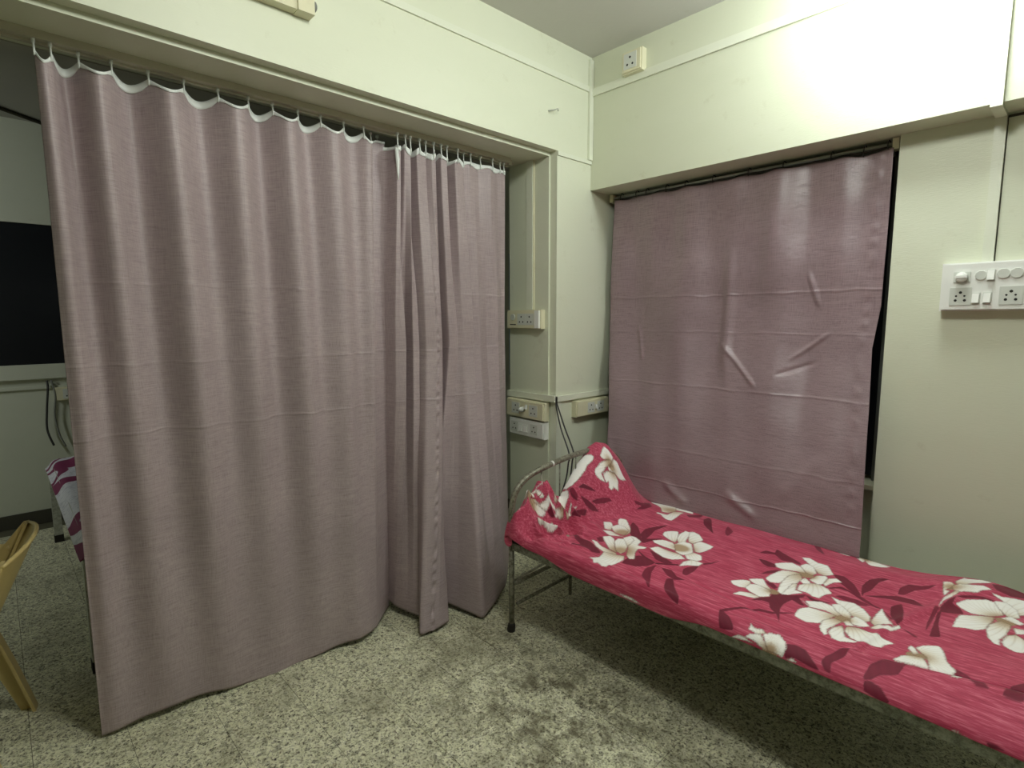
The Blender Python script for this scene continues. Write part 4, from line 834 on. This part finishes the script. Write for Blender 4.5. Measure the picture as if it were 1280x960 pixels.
# ------------------------------------------------------------------ the printed sheet
def build_sheet():
    xs = np.concatenate([np.linspace(SH_X0 - 0.072, SH_X0, 24)[:-1], np.linspace(SH_X0, 0.0, 690)[:-1], np.linspace(0.0, SH_X1, 50)])
    vs = np.linspace(0, SIDE + TOPW, 400)
    GX, GV = np.meshgrid(xs, vs, indexing='ij')
    x, y, z = sheet_surface(GX, GV)
    o = grid_mesh('bedsheet', x, y, z, 'sheet', None, 0.0018)
    n, k = GX.shape; C = np.zeros((n, k, 4), np.float32); rs = np.random.RandomState(2)
    def paint(poly, fn, rag=0.0):
        p = np.array(poly); x0, x1 = p[:, 0].min() - .006, p[:, 0].max() + .006; y0, y1 = p[:, 1].min() - .006, p[:, 1].max() + .006
        i0, i1 = np.searchsorted(xs, [x0, x1]); j0, j1 = np.searchsorted(vs, [y0, y1])
        if i1 <= i0 or j1 <= j0: return
        U = GX[i0:i1, j0:j1]; V = GV[i0:i1, j0:j1]
        inside = np.zeros(U.shape, bool); dist = np.full(U.shape, 9.0)
        for a in range(len(p)):
            ax, ay = p[a]; bx, by = p[(a + 1) % len(p)]
            c = ((ay > V) != (by > V)) & (U < (bx - ax) * (V - ay) / ((by - ay) if by != ay else 1e-9) + ax)
            inside ^= c
            L2 = (bx - ax) ** 2 + (by - ay) ** 2 + 1e-12
            t = np.clip(((U - ax) * (bx - ax) + (V - ay) * (by - ay)) / L2, 0, 1)
            dist = np.minimum(dist, np.hypot(U - ax - t * (bx - ax), V - ay - t * (by - ay)))
        sd = np.where(inside, dist, -dist) + rag * np.sin(U * 520 + 3 * np.sin(V * 310)) * np.sin(V * 430 + 2 * np.sin(U * 270))
        al = np.clip(sd / 0.0022 + 0.6, 0, 1)[..., None]
        col = fn(U, V, sd)
        old = C[i0:i1, j0:j1]
        C[i0:i1, j0:j1, :3] = old[..., :3] * (1 - al) * (old[..., 3:] > 0) + np.where(old[..., 3:] > 0, col * al, col)
        C[i0:i1, j0:j1, 3] = np.where(al[..., 0] > 0, np.maximum(old[..., 3], al[..., 0]), old[..., 3])
        # keep unpainted texels neutral
        z_ = (al[..., 0] <= 0) & (old[..., 3] <= 0); C[i0:i1, j0:j1][z_] = 0
    def smoothpoly(poly):
        p = np.array(poly, float); n_ = len(p)
        if n_ < 4: return poly
        out = []
        for i in range(n_):
            p0, p1, p2, p3 = p[i - 1], p[i], p[(i + 1) % n_], p[(i + 2) % n_]
            for t in (0, .33, .66):
                lin = p1 * (1 - t) + p2 * t
                out.append(0.70 * lin + 0.30 * 0.5 * ((2 * p1) + (p2 - p0) * t + (2 * p0 - 5 * p1 + 4 * p2 - p3) * t * t + (3 * p1 - p0 - 3 * p2 + p3) * t ** 3))
        return out
    wine = np.array(srgb(104, 16, 42)[:3]); wine2 = np.array(srgb(126, 24, 54)[:3])
    for lf in LEAVES:
        q = rs.uniform(0, 1)
        c0 = wine * (1 - q) + wine2 * q
        paint(smoothpoly(lf), lambda U, V, sd: c0 * (1.0 + 0.05 * np.sin((U * 260 + V * 190)))[..., None] * np.clip(0.75 + sd / .012, .75, 1.05)[..., None])
    white = np.array(srgb(252, 250, 246)[:3]); cream = np.array(srgb(234, 224, 206)[:3]); tan = np.array(srgb(176, 146, 112)[:3]); edge = np.array(srgb(122, 92, 70)[:3])
    for (cen, petals) in FLOWERS:
        cx_, cy_ = cen
        if len(petals) > 3:
            paint([(cx_ + .026 * math.cos(a * .5236), cy_ + .026 * math.sin(a * .5236)) for a in range(12)], lambda U, V, sd: tan * (0.85 + 0.25 * np.sin(U * 900 + 5 * np.sin(V * 400)))[..., None])
        for pt in petals:
            pp = np.array(pt); R_ = np.hypot(pp[:, 0] - cx_, pp[:, 1] - cy_).max() + 1e-6; r0 = np.hypot(pp[:, 0] - cx_, pp[:, 1] - cy_).min()
            m_ = pp.mean(0); ph = rs.uniform(0, 6); 
            def fn(U, V, sd):
                d = np.hypot(U - cx_, V - cy_); q = np.clip((d - r0 * .8) / (R_ - r0 * .8), 0, 1)
                base = cream * (1 - sstep(0, .6, q))[..., None] + white * sstep(0, .6, q)[..., None]
                base = base * sstep(-.1, .35, q)[..., None] + tan * (1 - sstep(-.1, .35, q))[..., None]
                an = np.arctan2(V - cy_ + .02 * (m_[1] - cy_), U - cx_); st = np.clip(np.sin(an * 46 + ph + 12 * q), 0, 1) ** 4 * (1 - q) * .55
                base = base * (1 - st[..., None]) + tan * st[..., None]
                if len(petals) == 1: base = white + 0 * base
                e = np.clip(1.15 - sd / 0.0042, 0, 1) * (.95 - .55 * q)
                return base * (1 - e[..., None]) + edge * e[..., None]
            paint(smoothpoly(pt), fn, 0.0022)
    me = o.data
    at = me.color_attributes.new('print', 'FLOAT_COLOR', 'POINT')
    at.data.foreach_set('color', C.reshape(-1))
    return tag(o, 'crimson cotton sheet with big white flowers, pulled over the steel cot', 'bedsheet')
build_sheet()

# ------------------------------------------------------------------ ward bed beyond the curtain
B2X0, B2X1, B2Y0, B2Y1 = -4.76, -2.80, 0.195, 1.08
wb = thing('hospital_bed', 'white enamelled bed behind the flat mauve curtain', 'bed', (B2X0, B2Y0, 0))
def wbox(name, x0, x1, y0, y1, z0, z1, par=wb, mat='white_steel', bv=.004): return box(name, x0 - B2X0, x1 - B2X0, y0 - B2Y0, y1 - B2Y0, z0, z1, mat, par, bevel=bv)
for (x, y) in ((B2X0 + .03, B2Y0 + .02), (B2X0 + .03, B2Y1 - .02), (B2X1 - .03, B2Y0 + .02), (B2X1 - .03, B2Y1 - .02)):
    lg = wbox('leg', x - .025, x + .025, y - .022, y + .022, .05, .48)
    wbox('foot_cap', x - .028, x + .028, y - .025, y + .025, 0, .05, lg, 'rubber')
wbox('side_rail', B2X0, B2X1, B2Y0, B2Y0 + .03, .44, .505); wbox('side_rail', B2X0, B2X1, B2Y1 - .03, B2Y1, .44, .505)
wbox('end_rail', B2X0, B2X0 + .03, B2Y0 + .03, B2Y1 - .03, .44, .505); wbox('end_rail', B2X1 - .03, B2X1, B2Y0 + .03, B2Y1 - .03, .44, .505)
wbox('deck', B2X0 + .03, B2X1 - .03, B2Y0 + .03, B2Y1 - .03, .47, .50)
def ward_sheet():
    xs = np.linspace(B2X0 - .02, B2X1 + .02, 160); vs = np.linspace(0, 1, 90)
    GX, GV = np.meshgrid(xs, vs, indexing='ij')
    y = B2Y0 - .012 + (B2Y1 - B2Y0 + .02) * GV
    z = 0.565 - 0.055 * np.exp(-(GV / .035) ** 2) + .14 * np.exp(-((GX - (B2X0 + .22)) / .15) ** 2) * sstep(.12, .3, GV) + .006 * wave_noise(GX, y, 9, 8, 8, 30)
    z = z - .02 * np.exp(-((GX - B2X0) / .03) ** 2)
    x = GX; return grid_mesh('bedsheet', x, y, z, 'ward_sheet', None, .003)
tag(ward_sheet(), 'white sheet with maroon bands on the bed behind the curtain', 'bedsheet')
wm = box('mattress', B2X0 + .03, B2X1 - .03, B2Y0 + .02, B2Y1 - .03, .505, .548, 'white_steel', bevel=.01); tag(wm, 'thin mattress of the white bed behind the curtain', 'mattress')

# blue cloth hanging beyond the jamb
zz = np.linspace(0, 1, 40); uu = np.linspace(0, 1, 40); U, V = np.meshgrid(uu, zz, indexing='ij')
bc = grid_mesh('hanging_cloth', -3.20 + .42 * U, 2.998 + .015 * np.sin(U * 22) + 0 * V, 2.0 - 0.95 * V, 'blue_cloth', None, .003)
tag(bc, 'blue cloth hanging on the ward wall beyond the jamb', 'cloth')

# ------------------------------------------------------------------ moulded plastic chair
def chair():
    t = thing('plastic_chair', 'yellow moulded plastic chair cut off by the left edge of the picture', 'chair', (-2.478, -0.085, 0))
    t.rotation_euler = (0, 0, math.radians(-10))
    W = .235
    # local frame: +y is the back, seat towards -y
    bm = bmesh.new()
    U, V = np.meshgrid(np.linspace(-1, 1, 33), np.linspace(0, 1, 21), indexing='ij')
    top = .42 + (.345 - .02 * U ** 2) * V
    X = W * U * (1 - .04 * V); Y = -.075 + .155 * V - .075 * np.abs(U) ** 2.2 * (1 - .35 * V) + .055
    grid = grid_mesh('backrest', X, Y + .02 * (V - 1) * 0, top, 'chair', t, .006)
    rim = [(W * u * .965, -.075 + .155 - .075 * abs(u) ** 2.2 * .65 + .055, .42 + .345 - .02 * u * u) for u in np.linspace(-1, 1, 25)]
    tube('back_rim', rim, .007, 'chair', t, 10)
    for sx in (-1, 1):
        # stile flowing into the splayed rear leg, L section
        bm = bmesh.new()
        pts = [(sx * W * .955, .085, .752), (sx * W * .975, .045, .66), (sx * W, -.005, .54), (sx * W, -.045, .43), (sx * W, -.035, .34), (sx * (W + .01), .0, .20), (sx * (W + .02), .045, 0.0)]
        wd_ = [.012, .045, .075, .095, .085, .062, .045]
        prev = None
        for (p, w_) in zip([Vector(q) for q in pts], wd_):
            ring = [bm.verts.new(p + Vector((sx * .010, .004, 0))), bm.verts.new(p + Vector((sx * .006, -w_, 0))), bm.verts.new(p + Vector((-sx * .004, -w_, 0))), bm.verts.new(p + Vector((-sx * .004, -.008, 0))), bm.verts.new(p + Vector((-sx * .04, -.006, 0))), bm.verts.new(p + Vector((-sx * .04, .004, 0)))]
            if prev:
                for k in range(6): bm.faces.new((prev[k], prev[(k + 1) % 6], ring[(k + 1) % 6], ring[k]))
            else: bm.faces.new(ring)
            prev = ring
        bm.faces.new(list(reversed(prev)))
        finish(bm, 'leg', 'chair', t, bevel=0.0)
        bm = bmesh.new()
        pts = [(sx * W, -.43, .42), (sx * (W + .01), -.45, .2), (sx * (W + .02), -.47, 0)]
        prev = None
        for (p, w_) in zip([Vector(q) for q in pts], (.07, .05, .04)):
            ring = [bm.verts.new(p + Vector(q)) for q in ((sx * .008, 0, 0), (sx * .008, w_, 0), (0, w_, 0), (0, .008, 0), (-sx * .04, .008, 0), (-sx * .04, 0, 0))]
            if prev:
                for k in range(6): bm.faces.new((prev[k], prev[(k + 1) % 6], ring[(k + 1) % 6], ring[k]))
            else: bm.faces.new(ring)
            prev = ring
        bm.faces.new(list(reversed(prev))); finish(bm, 'leg', 'chair', t)
        tube('armrest', smooth_path([(sx * (W + .0), .03, .66), (sx * (W + .045), -.10, .65), (sx * (W + .055), -.26, .645), (sx * (W + .045), -.38, .62), (sx * (W + .01), -.44, .50), (sx * W, -.44, .42)], 5), .016, 'chair', t, 10)
    U, V = np.meshgrid(np.linspace(-1, 1, 25), np.linspace(0, 1, 25), indexing='ij')
    grid_mesh('seat', (W + .005) * U, -.45 + .43 * V, .425 - .018 * (1 - U ** 2) * np.sin(V * 3.0) - .01 * (1 - V) ** 3, 'chair', t, .006)
    return t
chair()
